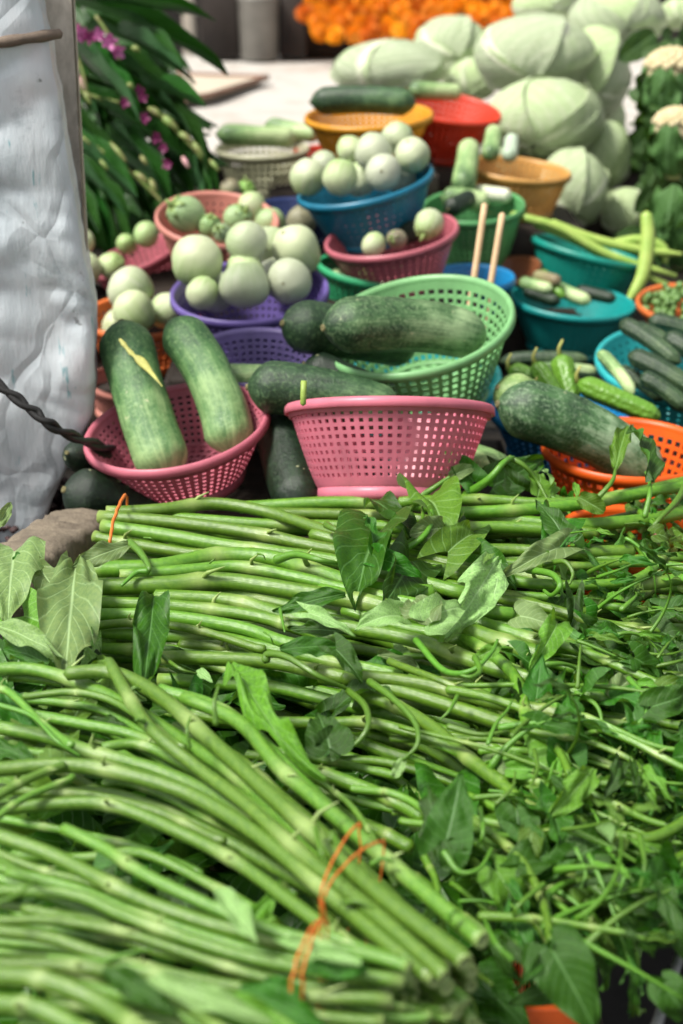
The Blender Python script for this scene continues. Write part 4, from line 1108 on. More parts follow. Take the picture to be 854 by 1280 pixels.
# ---------------------------------------------------------------- orchid bunch
ol = leaf_mat('orchid_leaf', (.016, .085, .018, 1), (.05, .14, .05, 1), .28, .12, .12)
OM = [leaf_data(ol, 'orchid_leaf', kind='strap', W=.5, fold=.30, droop=dr, wave=.03, seed=k, nt_=18, ns=3) for k, dr in enumerate((.35, .7, .1, 1.0))]
oc = pt(150, 180, 2.35); ob = thing('orchid_bunch', (oc.x, oc.y, TABLE + ZS(oc.y)), 'tall bunch of long dark green orchid leaves and magenta blooms beside the white sheet', 'orchid bunch'); org = Vector(ob.location)
TL = [(( 85, 0), (245, 26), 15), ((100, 8), (260, 65), 22), ((150, 42), (224, 92), 18), ((78, 28), (185, 138), 17), ((72, 48), (172, 132), 15), ((120, 72), (217, 100), 16),
      ((180, 108), (252, 142), 20), ((200, 125), (257, 167), 20), ((105, 120), (222, 197), 23), ((82, 145), (172, 237), 22), ((78, 170), (166, 252), 20), ((140, 160), (217, 224), 22),
      ((222, 180), (264, 254), 18), ((232, 160), (272, 232), 15), ((88, 235), (122, 296), 21), ((132, 240), (160, 304), 21), ((80, 200), (158, 266), 18), ((165, 226), (208, 274), 20),
      ((90, 60), (180, 170), 16), ((110, 40), (220, 60), 16), ((95, 95), (200, 160), 18), ((90, 110), (190, 215), 20), ((180, 150), (240, 215), 20), ((100, 190), (190, 262), 20),
      ((76, 130), (130, 215), 18), ((150, 200), (230, 250), 18), ((190, 180), (250, 245), 18), ((76, 70), (140, 150), 15), ((120, 0), (215, 12), 14), ((130, 100), (240, 150), 18),
      ((205, 200), (245, 262), 18), ((100, 215), (140, 290), 20), ((180, 215), (225, 275), 17)]
for k, ((ax, ay), (bx_, by_), wp) in enumerate(TL):
    dz = (0 if k < 18 else .09) + rr.uniform(-.03, .03); a0 = pt(ax, ay, 2.32 + dz); a1 = pt(bx_, by_, 2.20 + dz); L = (a1 - a0).length * 1.05
    put_leaf(OM[k % 4], ob, org, a0, (a1 - a0) + Vector((0, 0, .10 * L)), Vector((rr.uniform(-.2, .8), -.9, rr.uniform(.2, 1.3))), L, wp * 2.3 / F / L * (.82 if k < 18 else .62))
b = B()
for k in range(150):
    a0 = pt(rr.uniform(60, 170), rr.uniform(0, 260), rr.uniform(2.46, 2.70)); V, f_, U = leaf_mesh(kind='strap', W=.09, fold=.3, droop=rr.uniform(.2, 1.2), seed=k, nt_=8, ns=2)
    q = orient((rr.uniform(.3, 1), -.35, rr.uniform(-1.0, .1)), (rr.uniform(-.3, .5), -1, .6)); L = rr.uniform(.10, .19); b.add([q @ (x * L) + a0 - org for x in V], f_, U)
o = b.build('inner_leaves', ol, ob); o['kind'] = 'stuff'
mag = simple('orchid_petal', (.42, .06, .26, 1), (.60, .22, .46, 1), 60, .5, trans=.25)
magd = simple('orchid_petal_dark', (.14, .012, .07, 1), (.30, .04, .17, 1), 60, .5, trans=.2)
bud = simple('orchid_bud', (.17, .27, .06, 1), (.24, .20, .09, 1), 50, .5, trans=.1)
budp = simple('orchid_bud_pink', (.60, .25, .36, 1), (.50, .45, .25, 1), 40, .5, trans=.1)
def bloom(px, py, rpx, mat, d):
    c = pt(px, py, d); r = rpx * d / F; b = B(); q0 = Vector((rr.uniform(-.4, .8), -1, rr.uniform(-.2, .5))).to_track_quat('Z', 'Y') @ Quaternion((0, 0, 1), rr.uniform(0, 6))
    for k in range(5):
        V, f_, U = leaf_mesh(kind='oval', W=.34 if k % 2 else .26, fold=-.2, droop=-.6 + .3 * (k % 3), wave=.08, seed=k, nt_=5, ns=2)
        q = q0 @ Quaternion((0, 0, 1), k * 1.2566) @ Quaternion((1, 0, 0), .35); b.add([q @ (x * r) + c for x in V], f_, U)
    b.ball(c, r * .2, 8, 6); b.build('bloom', mat, ob, None, org)
for (px, py, r, m_) in ((72, 28, 15, magd), (88, 34, 14, magd), (100, 42, 12, mag), (112, 46, 11, magd), (122, 44, 11, mag), (136, 52, 13, mag), (146, 64, 12, mag), (76, 74, 12, mag), (80, 95, 13, mag), (70, 60, 13, magd),
                        (172, 114, 10, magd), (156, 128, 9, magd), (178, 122, 8, magd), (180, 148, 9, magd), (195, 172, 9, magd), (210, 205, 9, magd), (205, 185, 8, magd)):
    bloom(px, py, r, m_, 2.16 + rr.uniform(-.02, .05))
for (x0_, y0_, x1_, y1_, r, m_) in ((92, 90, 106, 112, 7, budp), (84, 122, 102, 134, 6, bud), (105, 112, 113, 130, 6, bud), (186, 135, 202, 146, 7, bud), (200, 144, 222, 162, 8, bud), (222, 165, 240, 178, 7, bud), (238, 175, 254, 195, 6, bud),
                           (138, 178, 158, 202, 5, bud), (176, 195, 184, 206, 5, bud), (188, 224, 195, 240, 6, bud), (165, 60, 175, 64, 6, bud), (160, 105, 166, 110, 5, bud), (262, 200, 274, 214, 5, bud), (168, 215, 185, 228, 5, bud), (125, 200, 135, 212, 4, bud), (228, 196, 236, 210, 5, budp)):
    a0, a1 = pt(x0_, y0_, 2.18), pt(x1_, y1_, 2.17); b = B(); rp = r * 1.2 / F; path = catmull([a0, (a0 + a1) / 2 + Vector((0, -.004, .002)), a1], 5)
    b.tube(path, [rp * (.25 + .95 * math.sin(math.pi * (k + .7) / (len(path) + .6))) for k in range(len(path))], 9); b.build('bud', m_, ob, None, org)
for pts in ([(70, 90), (110, 118), (190, 140), (235, 178), (262, 210)], [(100, 170), (150, 205), (185, 235), (205, 255)], [(120, 20), (140, 50), (150, 75)], [(75, 30), (100, 80), (110, 120)]):
    b = B(); b.tube(catmull([pt(a, c_, 2.25) for a, c_ in pts], 6), .003, 7); b.build('flower_stem', bud, ob, None, org)
# ================================================================ WATER SPINACH
stemA = stem_mat('spinach_stem', (.155, .315, .024, 1), (.070, .19, .012, 1), (.33, .42, .13, 1))
stemB = stem_mat('spinach_stem_front', (.17, .33, .040, 1), (.070, .20, .015, 1), (.36, .47, .17, 1))
twigM = stem_mat('spinach_twig', (.12, .28, .024, 1), (.07, .20, .014, 1), (.26, .36, .10, 1))
leafM = leaf_mat('spinach_leaf', (.018, .115, .010, 1), (.08, .22, .040, 1), .33, .22, .35)
leafL = leaf_mat('spinach_leaf_light', (.08, .25, .03, 1), (.20, .36, .12, 1), .40, .28, .4)
leafW = leaf_mat('spinach_leaf_silvery', (.18, .34, .12, 1), (.30, .44, .20, 1), .34, .22, .4)
bandM = simple('rubber_band', (.72, .20, .035, 1), (.55, .13, .02, 1), 60, .45)
rs = random.Random(21)
LM = {}
for tag_, m_ in (('d', leafM), ('l', leafL), ('w', leafW)):
    L_ = []
    for k in range(10):
        kind = ('arrow', 'lance', 'arrow', 'heart', 'lance')[k % 5]
        L_.append(leaf_data(m_, 'leaf', kind=kind, W=(.30, .13, .22, .30, .16)[k % 5], fold=(.2, .6, .45, .1, .3)[k % 5], droop=(.5, 1.0, 1.6, .9, 2.2)[(k * 3) % 5], wave=.09, seed=k, nt_=14, ns=6, twist=(0, .8, -.6, .4, -1.2)[(k * 2) % 5]))
    LM[tag_] = L_
def flat_leaf(m_, kind, W, droop, fold, seed, twist=0, wave=.08): return leaf_data(m_, 'leaf', kind=kind, W=W, fold=fold, droop=droop, wave=wave, seed=seed, nt_=20, ns=8, twist=twist)

class Bundle:
    def __init__(s, label, px, py, mat, zh):
        o = ptz(px, py, 0.0); s.t = thing('water_spinach_bundle', o, label, 'water spinach'); s.o = Vector(o); s.mat = mat; s.zh = zh; s.n = 0; s.th = .94; s.dz = 0
    def stem(s, pts, rpx, z=None, taper=.0, cut0=False, cut1=False, fill=2, drop=.024, side=9, sag=0, nodes=None, mat=None, name='stem'):
        """pts: (px,py[,zh]) ; fill: how many more stems lie under it"""
        z = s.zh if z is None else z
        P = [ptz(p[0], p[1], (p[2] if len(p) > 2 else z) + s.dz) for p in pts]
        for q in range(fill + 1):
            if q == 0: PP = P
            else:
                off = Vector((rs.uniform(-.012, .012), rs.uniform(-side, side) * .0011, -drop * q - rs.uniform(0, .008)))
                PP = [p + off + Vector((rs.uniform(-.005, .005), rs.uniform(-.004, .004), rs.uniform(-.002, .002))) for p in P]
            path = catmull([p - s.o for p in PP], max(5, int(40 / len(PP))))
            n_ = len(path); dm = (P[0] - CAM).dot(FW); r0 = rpx * s.th * dm / F * (1 if q == 0 else rs.uniform(.75, 1.0))
            rad = [r0 * (1 - taper * (k / n_)) * (1 + .03 * math.sin(k * .25 + q)) for k in range(n_)]
            nds = set(); k = rs.randint(6, 14)
            while k < n_ - 4: nds.add(k); k += rs.randint(9, 19)
            ph = rs.uniform(0, 6)
            for k in range(1, n_ - 1):
                path[k] = path[k] + Vector((0, .0007 * math.sin(k * .23 + ph), .0006 * math.cos(k * .17 + ph)))
            b = B(); b.tube(path, rad, 12 if q == 0 else 9, cut0, cut1, nodes=nds)
            if q == 0:
                for nd in nds:       # small side buds and leaf scars at the joints
                    if rs.random() < .75:
                        a = rs.uniform(0, 6); dv = Vector((rs.uniform(-.5, .8), rs.uniform(-.9, .3), rs.uniform(.2, 1))).normalized(); L = r0 * rs.uniform(1.2, 3.4)
                        p0 = path[nd] + dv * r0 * .6; k0 = len(b.t)
                        b.tube([p0, p0 + dv * L * .5, p0 + dv * L + Vector((L * .4, 0, 0))], [r0 * .34, r0 * .28, r0 * .06], 7)
                        for z_ in range(k0, len(b.t)): b.t[z_] = rs.uniform(.3, .9)
            b.build(name, mat or s.mat, s.t); s.n += 1
            if taper >= .3 and q == 0:          # growing tip: a tuft of narrow young leaves
                dv = (path[-1] - path[-4]).normalized()
                for a in range(5):
                    i = n_ - 1 - a * 2; e = dv + Vector((rs.uniform(-.4, .4), rs.uniform(-.6, .5), rs.uniform(-.3, .5)))
                    put_leaf(rs.choice((LM['d'][1], LM['l'][4], LM['d'][4], LM['l'][6])), s.t, s.o, path[i] + s.o, e, (rs.uniform(-.4, .4), -.5, 1), rs.uniform(.022, .045), rs.uniform(.6, .9))
    def twig(s, pts, rpx, z=None, leaf=None, mat=None):
        z = s.zh + .012 if z is None else z
        P = [ptz(p[0], p[1], (p[2] if len(p) > 2 else z) + s.dz) for p in pts]; path = catmull([p - s.o for p in P], 7); dm = (P[0] - CAM).dot(FW)
        b = B(); n_ = len(path); b.tube(path, [rpx * dm / F * (1 - .62 * k / n_) for k in range(n_)], 9); b.build('tendril', mat or twigM, s.t)
        return path[-1] + s.o, (path[-1] - path[-3]).normalized()
    def leaf(s, p0, p1, z0, z1, W, kind='arrow', m='d', up=(0, -.5, 1), droop=.4, fold=.25, twist=0, seed=None, wave=.08, stalk=None):
        a, b_ = ptz(*p0, z0 + s.dz), ptz(*p1, z1 + s.dz); L = (b_ - a).length; 
        mesh = flat_leaf({'d': leafM, 'l': leafL, 'w': leafW}[m], kind, W, droop, fold, seed if seed is not None else rs.randrange(999), twist, wave)
        put_leaf(mesh, s.t, s.o, a, b_ - a + Vector((0, 0, L * droop * .35)), up, L * 1.04)
        if stalk: s.twig([(*stalk, z0 - .02), ((stalk[0] + p0[0]) / 2 + 4, (stalk[1] + p0[1]) / 2, z0 - .004), (*p0, z0)], 3.2)
    def scatter(s, n_, box, zr, size=(.03, .07), kinds='ddlw', dirx=(.0, 1.0)):
        for k in range(n_):
            x0, y0, x1, y1 = box; px, py = rs.uniform(x0, x1), rs.uniform(y0, y1); z = rs.uniform(*zr); p = ptz(px, py, z)
            m = rs.choice(LM[rs.choice(kinds)]); d = Vector((rs.uniform(*dirx), rs.uniform(-.9, .5), rs.uniform(-.6, .5)))
            put_leaf(m, s.t, s.o, p, d, (rs.uniform(-.6, .6), rs.uniform(-1, .2), 1), rs.uniform(*size), rs.uniform(.7, 1.1))
    def curls(s, n_, box, zr, L=(.03, .08), r=(.0012, .0026), leafy=.7, dirx=(.1, 1)):
        for k in range(n_):
            x0, y0, x1, y1 = box; p = ptz(rs.uniform(x0, x1), rs.uniform(y0, y1), rs.uniform(*zr)); path = [p - s.o]
            d = Vector((rs.uniform(*dirx), rs.uniform(-.7, .5), rs.uniform(-.2, .7))).normalized(); ax = Vector((rs.uniform(-1, 1), rs.uniform(-1, 1), rs.uniform(-1, 1))).normalized()
            LL = rs.uniform(*L); st_ = LL / 12; ca = rs.uniform(-.15, .15)
            for q in range(12):
                d = (Quaternion(ax, ca) @ d + Vector((0, 0, -.03))).normalized(); path.append(path[-1] + d * st_)
            rr_ = rs.uniform(*r); b = B(); b.tube(path, [rr_ * (1 - .75 * q / 12) for q in range(13)], 7)
            b.build('tendril', twigM, s.t)
            put_leaf(rs.choice((LM['d'][1], LM['l'][4], LM['d'][4])), s.t, s.o, path[-1] + s.o, d, (rs.uniform(-.5, .5), -.5, 1), rs.uniform(.018, .036), rs.uniform(.6, .9))
            for q in range(rs.randint(1, 3)):
                if rs.random() < leafy:
                    i = rs.choice((5, 8, 10, 12)); dd = (path[i] - path[i - 1]).normalized() + Vector((rs.uniform(-.5, .5), rs.uniform(-.5, .5), rs.uniform(-.5, .3)))
                    put_leaf(rs.choice(LM[rs.choice('ddl')]), s.t, s.o, path[i] + s.o, dd, (rs.uniform(-.5, .5), -.5, 1), rs.uniform(.018, .045), rs.uniform(.5, .9))
    def band(s, a, b_, z, rpx=2.2, th=.014, wob=3):
        """rubber band over the stems from photo point a to b_, closed round underneath"""
        A, Bp = ptz(*a, z + s.dz), ptz(*b_, z + s.dz); o = s.o; mid = (A + Bp) / 2; ax = (Bp - A) / 2; dn = Vector((0, 0, -1)); dm = (A - CAM).dot(FW); pth = []
        for k in range(33):
            t = 2 * math.pi * k / 32; up = .010 * math.sin(t) if math.sin(t) > 0 else .06 * math.sin(t)
            pth.append(mid + ax * math.cos(t) * 1.03 + Vector((0, 0, up + th * .4)) - o + Vector((rs.uniform(-.001, .001),) * 3))
        b = B(); b.tube(pth, rpx * dm / F, 7, flat=.6); b.build('rubber_band', bandM, s.t)

# ---- rear bundle just in front of the pink baskets
b1 = Bundle('rearmost water spinach bundle, an orange band at its left end, before the pink baskets', 400, 660, stemA, .085)
S = b1.stem
S([(133, 640), (200, 637), (265, 630), (330, 640), (400, 662), (470, 684), (560, 704), (640, 728)], 8.5, cut0=True)
S([(124, 646), (225, 655), (320, 668), (400, 684), (500, 700), (600, 722)], 9, cut0=True)
S([(128, 657), (200, 667), (300, 685), (400, 699), (480, 716), (580, 742)], 9, cut0=True)
S([(118, 670), (180, 682), (245, 694), (330, 706)], 8, cut0=True, z=.075)
S([(300, 634, .08), (400, 628), (470, 629), (520, 632), (600, 645), (700, 656), (800, 650), (870, 636)], 8.5)
S([(330, 642), (430, 643), (520, 648), (600, 660), (680, 664), (745, 668)], 8, z=.08)
S([(215, 648), (330, 656), (430, 657), (500, 668), (600, 672)], 8, z=.076)
S([(500, 628), (600, 625), (680, 628), (760, 622), (870, 600)], 7.5, z=.09)
S([(560, 640), (640, 638), (730, 631), (800, 617), (875, 603)], 8, z=.095, fill=1)
S([(440, 655), (540, 662), (620, 660), (690, 662), (724, 664)], 8.5, z=.092, fill=1)
S([(390, 668), (450, 680), (560, 686), (640, 687), (700, 692), (790, 690)], 8.5, z=.085)
S([(600, 690), (680, 690), (760, 700), (870, 694)], 7, z=.08)
S([(420, 700), (500, 712), (580, 715), (660, 730), (740, 732), (800, 722), (830, 690), (824, 660), (800, 640)], 8.5, z=.085, taper=.4, fill=1)
S([(480, 676), (540, 696), (640, 718), (720, 728), (810, 728), (880, 716)], 8, z=.075)
S([(520, 700), (640, 706), (730, 708), (800, 702), (870, 712)], 6.5, z=.078)
S([(530, 730), (620, 742), (700, 766), (780, 786), (860, 790)], 9, z=.075)
S([(600, 742), (700, 750), (800, 762), (880, 760)], 6.5, z=.065)
S([(360, 622), (450, 632), (560, 622), (640, 640)], 7, z=.06)
b1.band((158, 630), (138, 686), .088)
b1.twig([(500, 690, .1), (530, 670, .11), (540, 645, .115), (530, 624, .11), (520, 622, .1)], 4.5)
b1.twig([(493, 688, .1), (520, 672, .105), (528, 650, .11), (528, 634, .11)], 4.5)
b1.twig([(580, 620, .085), (610, 600, .11), (630, 578, .125), (642, 572, .12)], 6)
b1.twig([(520, 624, .09), (545, 608, .10), (562, 596, .11)], 5)
b1.twig([(636, 572, .12), (655, 582, .115), (672, 602, .10), (684, 624, .09)], 4)
b1.twig([(742, 628, .10), (765, 602, .115), (770, 582, .12)], 4)
b1.twig([(806, 646, .10), (812, 620, .115), (812, 602, .12), (807, 590, .125)], 4)
b1.twig([(870, 574, .12), (850, 620, .11), (825, 648, .10), (812, 664, .09)], 5)
b1.twig([(562, 655, .10), (566, 670, .105), (575, 680, .1)], 4)
b1.twig([(408, 656, .1), (420, 662, .102), (455, 672, .1)], 5)
b1.twig([(660, 712, .1), (690, 718, .11), (700, 732, .11), (690, 744, .1), (680, 738, .098)], 5)
b1.twig([(680, 706, .1), (705, 702, .11), (716, 716, .105), (712, 730, .1)], 4)
b1.leaf((592, 602), (552, 564), .10, .125, 0.306, 'arrow', 'd', (.2, -1, .5), .7, .5)
b1.leaf((562, 596), (604, 592), .105, .11, 0.245, 'arrow', 'w', (0, -1, .6), 1.2, .5)
b1.leaf((618, 606), (690, 582), .09, .10, 0.306, 'heart', 'd', (0, -1, .5), .5, .2)
b1.leaf((650, 612), (606, 574), .085, .11, 0.255, 'arrow', 'd', (0, -1, .3), .4, .3)
b1.leaf((672, 622), (680, 592), .09, .10, 0.357, 'oval', 'l', (.2, -1, .4), .4, .3)
b1.leaf((690, 626), (693, 590), .09, .10, 0.170, 'lance', 'l', (1, -1, .2), .4, .4)
b1.leaf((770, 586), (783, 530), .12, .145, 0.170, 'lance', 'l', (-.4, -1, .3), .3, .7)
b1.leaf((815, 602), (800, 532), .125, .15, 0.162, 'lance', 'd', (.5, -1, .3), .3, .6)
b1.leaf((724, 622), (752, 642), .11, .10, 0.340, 'oval', 'l', (0, -1, .6), .5, .7)
b1.leaf((722, 620), (718, 602), .11, .115, 0.170, 'lance', 'l', (0, -1, .6), .5, .5)
b1.leaf((458, 622), (524, 668), .10, .105, 0.145, 'lance', 'd', (.2, -.5, 1), .4, .4)
b1.leaf((474, 664), (436, 748), .105, .10, 0.255, 'heart', 'd', (-.3, -.8, .8), .5, .6)
b1.leaf((468, 690), (462, 644), .105, .12, 0.238, 'arrow', 'd', (.6, -1, .4), .3, .8)
b1.leaf((478, 700), (520, 728), .11, .10, 0.289, 'arrow', 'd', (0, -.8, .8), 1.0, .5)
b1.leaf((512, 702), (490, 762), .10, .095, 0.289, 'arrow', 'd', (.4, -.9, .6), .3, .4)
b1.leaf((536, 624), (562, 672), .11, .105, 0.340, 'arrow', 'l', (.2, -.9, .7), .8, .7)
b1.leaf((556, 660), (530, 676), .105, .11, 0.252, 'oval', 'w', (.2, -.9, .7), .8, .4)
b1.leaf((560, 690), (620, 668), .105, .10, 0.255, 'arrow', 'l', (0, -.8, .8), 1.2, .5)
b1.leaf((622, 698), (584, 796), .11, .10, 0.158, 'lance', 'w', (.3, -.9, .7), .4, .4, wave=.12)
b1.leaf((600, 694), (640, 734), .10, .09, 0.255, 'arrow', 'd', (0, -.7, .9), .6, .4)
b1.leaf((700, 684), (640, 730), .11, .10, 0.173, 'arrow', 'w', (0, -.8, .8), .8, .5)
b1.leaf((700, 655), (690, 700), .10, .09, 0.340, 'arrow', 'd', (0, -.8, .8), .8, .5)
b1.leaf((590, 665), (580, 700), .095, .085, 0.340, 'arrow', 'd', (0, -.8, .8), .8, .5)
b1.scatter(26, (430, 640, 700, 740), (.03, .07), (.03, .055))
b1.scatter(60, (690, 615, 880, 740), (.035, .105), (.022, .05), 'dddl', (-.3, 1))
b1.curls(14, (700, 625, 870, 740), (.06, .11), (.03, .075), (.0010, .0026), .5)

# ---- middle bundle
b2 = Bundle('thick unbanded middle bundle of water spinach stems, just below the rearmost banded bundle', 350, 770, stemA, .085)
S = b2.stem
S([(112, 712), (200, 708), (270, 695), (340, 699), (400, 718), (470, 738), (540, 742)], 12, z=.088, cut0=True)
S([(150, 720), (240, 712), (300, 708), (380, 724), (450, 742), (540, 760), (640, 768)], 9, z=.09, cut0=True)
S([(98, 733), (200, 731), (280, 727), (380, 742), (470, 757), (560, 780), (620, 800), (680, 820)], 12, z=.092, cut0=True)
S([(96, 752), (200, 756), (300, 768), (360, 782), (420, 800)], 9, z=.085, cut0=True)
S([(195, 746), (290, 752), (360, 770), (440, 784), (520, 800), (600, 830), (670, 852)], 10, z=.086)
S([(95, 768), (200, 771), (300, 786), (360, 804), (440, 818)], 9.5, z=.08, cut0=True)
S([(95, 790), (130, 782), (190, 780), (260, 790), (330, 812)], 6, z=.084)
S([(92, 788), (180, 794), (270, 796), (330, 808), (420, 828), (500, 846)], 9, z=.074, cut0=True)
S([(90, 806), (180, 812), (260, 816), (330, 824)], 8, z=.066, cut0=True)
S([(203, 822), (300, 826), (350, 830), (430, 846), (520, 868), (600, 894), (660, 916)], 9.5, z=.082, cut0=True)
S([(226, 806), (300, 812), (380, 822), (450, 834)], 8.5, z=.07)
S([(400, 737), (470, 752), (540, 764), (600, 778), (680, 802), (740, 812)], 9, z=.088)
S([(430, 762), (500, 782), (560, 796), (620, 828), (690, 860), (760, 876)], 8.5, z=.084)
S([(430, 848), (470, 846), (540, 857), (620, 880), (680, 890), (740, 905)], 9.5, z=.088)
S([(560, 790, .08), (600, 810), (640, 842), (655, 880), (658, 912)], 8.5, z=.092, taper=.2)
S([(560, 798), (640, 820), (720, 836), (800, 860), (870, 880)], 7, z=.075)
S([(600, 745), (680, 758), (760, 782), (830, 800), (880, 806)], 7, z=.078)
S([(640, 770), (700, 798), (760, 826), (810, 840), (870, 850)], 7, z=.078)
S([(700, 806, .09), (740, 820, .09), (780, 836, .09), (840, 862, .085), (870, 885, .08)], 6.5, z=.09)
S([(660, 872), (700, 874), (750, 892), (830, 905), (880, 915)], 6.5, z=.075)
S([(620, 756), (700, 770), (770, 800), (840, 816), (880, 812)], 7, z=.066)
S([(700, 840), (780, 846), (850, 838), (880, 830)], 6, z=.07)
b2.twig([(162, 678, .1), (175, 690, .105), (186, 708, .105), (184, 718, .1)], 5.5)
b2.twig([(184, 714, .105), (170, 716, .105), (152, 732, .1)], 4.5)
b2.twig([(345, 700, .1), (370, 693, .11), (400, 700, .115), (430, 706, .105)], 6)
b2.twig([(332, 826, .1), (336, 818, .105), (360, 822, .11), (400, 846, .105), (436, 862, .09)], 6)
b2.twig([(436, 864, .09), (456, 882, .1), (460, 908, .1), (440, 933, .09), (410, 932, .085)], 4.8)
b2.twig([(462, 852, .1), (490, 872, .105), (518, 902, .105), (522, 930, .1), (504, 950, .09)], 5)
b2.twig([(204, 820, .09), (216, 830, .1), (230, 838, .1), (246, 842, .095)], 3)
b2.twig([(350, 760, .1), (356, 790, .1)], 2.5)
for (a, c_) in (((322, 692), (332, 700)), ((330, 790), (342, 806)), ((262, 704), (270, 698)), ((180, 672), (194, 678))): b2.twig([(*a, .11), ((a[0] + c_[0]) / 2 + 2, (a[1] + c_[1]) / 2 - 2, .113), (*c_, .105)], 1.3)
b2.leaf((193, 744), (184, 852), .11, .10, 0.136, 'lance', 'd', (.2, -.8, .8), .25, .5, seed=5)
b2.leaf((288, 830), (366, 962), .12, .125, 0.076, 'lance', 'l', (.5, -.6, .8), .6, .6, twist=.9, seed=6)
b2.leaf((432, 742), (346, 768), .11, .10, 0.170, 'lance', 'd', (0, -.7, .9), .4, .2)
b2.leaf((350, 812), (430, 812), .105, .10, 0.204, 'lance', 'd', (0, -.7, .9), .4, .2)
b2.leaf((430, 790), (360, 790), .10, .095, 0.170, 'lance', 'd', (0, -.7, .9), .4, .3)
b2.leaf((420, 812), (452, 852), .115, .10, 0.306, 'arrow', 'd', (.4, -.8, .7), .6, .5)
b2.leaf((386, 766), (440, 796), .115, .105, 0.158, 'arrow', 'w', (.2, -.7, .9), .6, .3)
b2.leaf((500, 770), (452, 790), .11, .11, 0.288, 'heart', 'w', (.1, -.6, 1), 1.3, .5)
b2.leaf((534, 776), (590, 760), .12, .115, 0.324, 'heart', 'w', (0, -.7, .9), .8, .15)
b2.leaf((540, 778), (512, 748), .12, .12, 0.360, 'oval', 'w', (0, -.8, .8), .6, .15)
b2.leaf((536, 782), (560, 800), .118, .105, 0.425, 'oval', 'l', (0, -.8, .8), .9, .15)
b2.leaf((650, 770), (694, 792), .115, .11, 0.360, 'heart', 'w', (.1, -.8, .8), 1.0, .3)
b2.leaf((696, 780), (676, 842), .115, .10, 0.204, 'arrow', 'l', (.2, -.9, .6), .6, .4)
b2.leaf((626, 806), (596, 830), .11, .10, 0.255, 'lance', 'l', (.2, -.9, .6), .6, .3)
b2.leaf((420, 846), (560, 845), .06, .06, 0.204, 'lance', 'd', (0, -.5, 1), .3, .2)
b2.leaf((412, 935), (398, 888), .09, .10, 0.468, 'heart', 'd', (.2, -.8, .8), .6, .2)
b2.leaf((410, 932), (438, 912), .09, .09, 0.425, 'arrow', 'd', (.2, -.8, .8), .6, .3)
b2.leaf((262, 868), (352, 882), .05, .05, 0.187, 'lance', 'd', (0, -.4, 1), .3, .2)
b2.leaf((300, 850), (360, 862), .055, .05, 0.255, 'lance', 'd', (0, -.4, 1), .3, .2)
b2.leaf((505, 948), (494, 972), .09, .08, 0.288, 'oval', 'w', (0, -.7, .9), .5, .4)
b2.leaf((246, 838), (262, 852), .09, .09, 0.216, 'lance', 'w', (0, -.7, .9), .5, .4)
b2.leaf((560, 985), (574, 1078), .06, .06, 0.255, 'arrow', 'd', (0, -.7, .9), .5, .4)
b2.scatter(40, (430, 760, 700, 900), (.03, .075), (.03, .06))
b2.scatter(90, (640, 740, 880, 920), (.04, .105), (.024, .055), 'dddl', (-.2, 1))
b2.curls(16, (600, 760, 870, 920), (.06, .11), (.03, .08), (.0010, .0028), .5)

# ---- lower bundle running under the front ones into the leafy tangle
b3 = Bundle('leafy water spinach bundle emerging under the others and spilling over at the right', 560, 980, stemA, .06)
S = b3.stem
S([(240, 892), (300, 900), (400, 903), (470, 905), (560, 935), (620, 975), (665, 1012), (730, 1034), (790, 1046), (830, 1042), (880, 1012)], 8.5, z=.078, fill=1, taper=.2)
S([(350, 955), (400, 966), (450, 985), (500, 1006), (530, 1020)], 10, z=.078)
S([(440, 985), (490, 992), (530, 1015), (540, 1035)], 5.5, z=.084, fill=0)
S([(340, 936), (420, 955), (500, 970)], 6, z=.07)
S([(430, 860), (490, 880), (540, 910), (580, 945), (630, 980)], 9, z=.078)
S([(560, 862), (620, 876), (670, 896), (700, 940), (712, 968)], 6.5, z=.092, taper=.3, fill=0)
S([(662, 912), (690, 920), (740, 930), (790, 950), (802, 964)], 5, z=.095, taper=.3, fill=0)
S([(656, 914), (700, 928), (740, 914), (780, 916)], 5, z=.09, taper=.4, fill=0)
S([(640, 1090), (690, 1100), (740, 1098), (800, 1090), (880, 1058)], 8, z=.065, taper=.1, fill=1)
S([(600, 1100), (680, 1120), (760, 1128), (840, 1112), (870, 1100)], 6, z=.065, taper=.3, fill=1)
S([(570, 1010), (610, 1040), (650, 1075), (676, 1120), (690, 1176)], 7, z=.082, taper=.3, fill=1)
S([(600, 1145), (660, 1150), (720, 1156), (770, 1162), (806, 1172)], 6.5, z=.08, taper=.4, fill=0)
S([(560, 1130), (600, 1160), (620, 1175)], 5, z=.07, taper=.3)
S([(530, 1070), (545, 1100), (552, 1150)], 5.5, z=.07, taper=.3, fill=0)
S([(590, 1050), (640, 1090), (700, 1130), (716, 1148)], 5, z=.075, taper=.3, fill=1)
S([(560, 920), (640, 940), (720, 990), (800, 1000), (880, 990)], 7, z=.06)
S([(600, 900), (700, 950), (790, 975), (880, 960)], 7, z=.05)
S([(600, 1000), (690, 1060), (780, 1072), (870, 1085)], 7, z=.05)
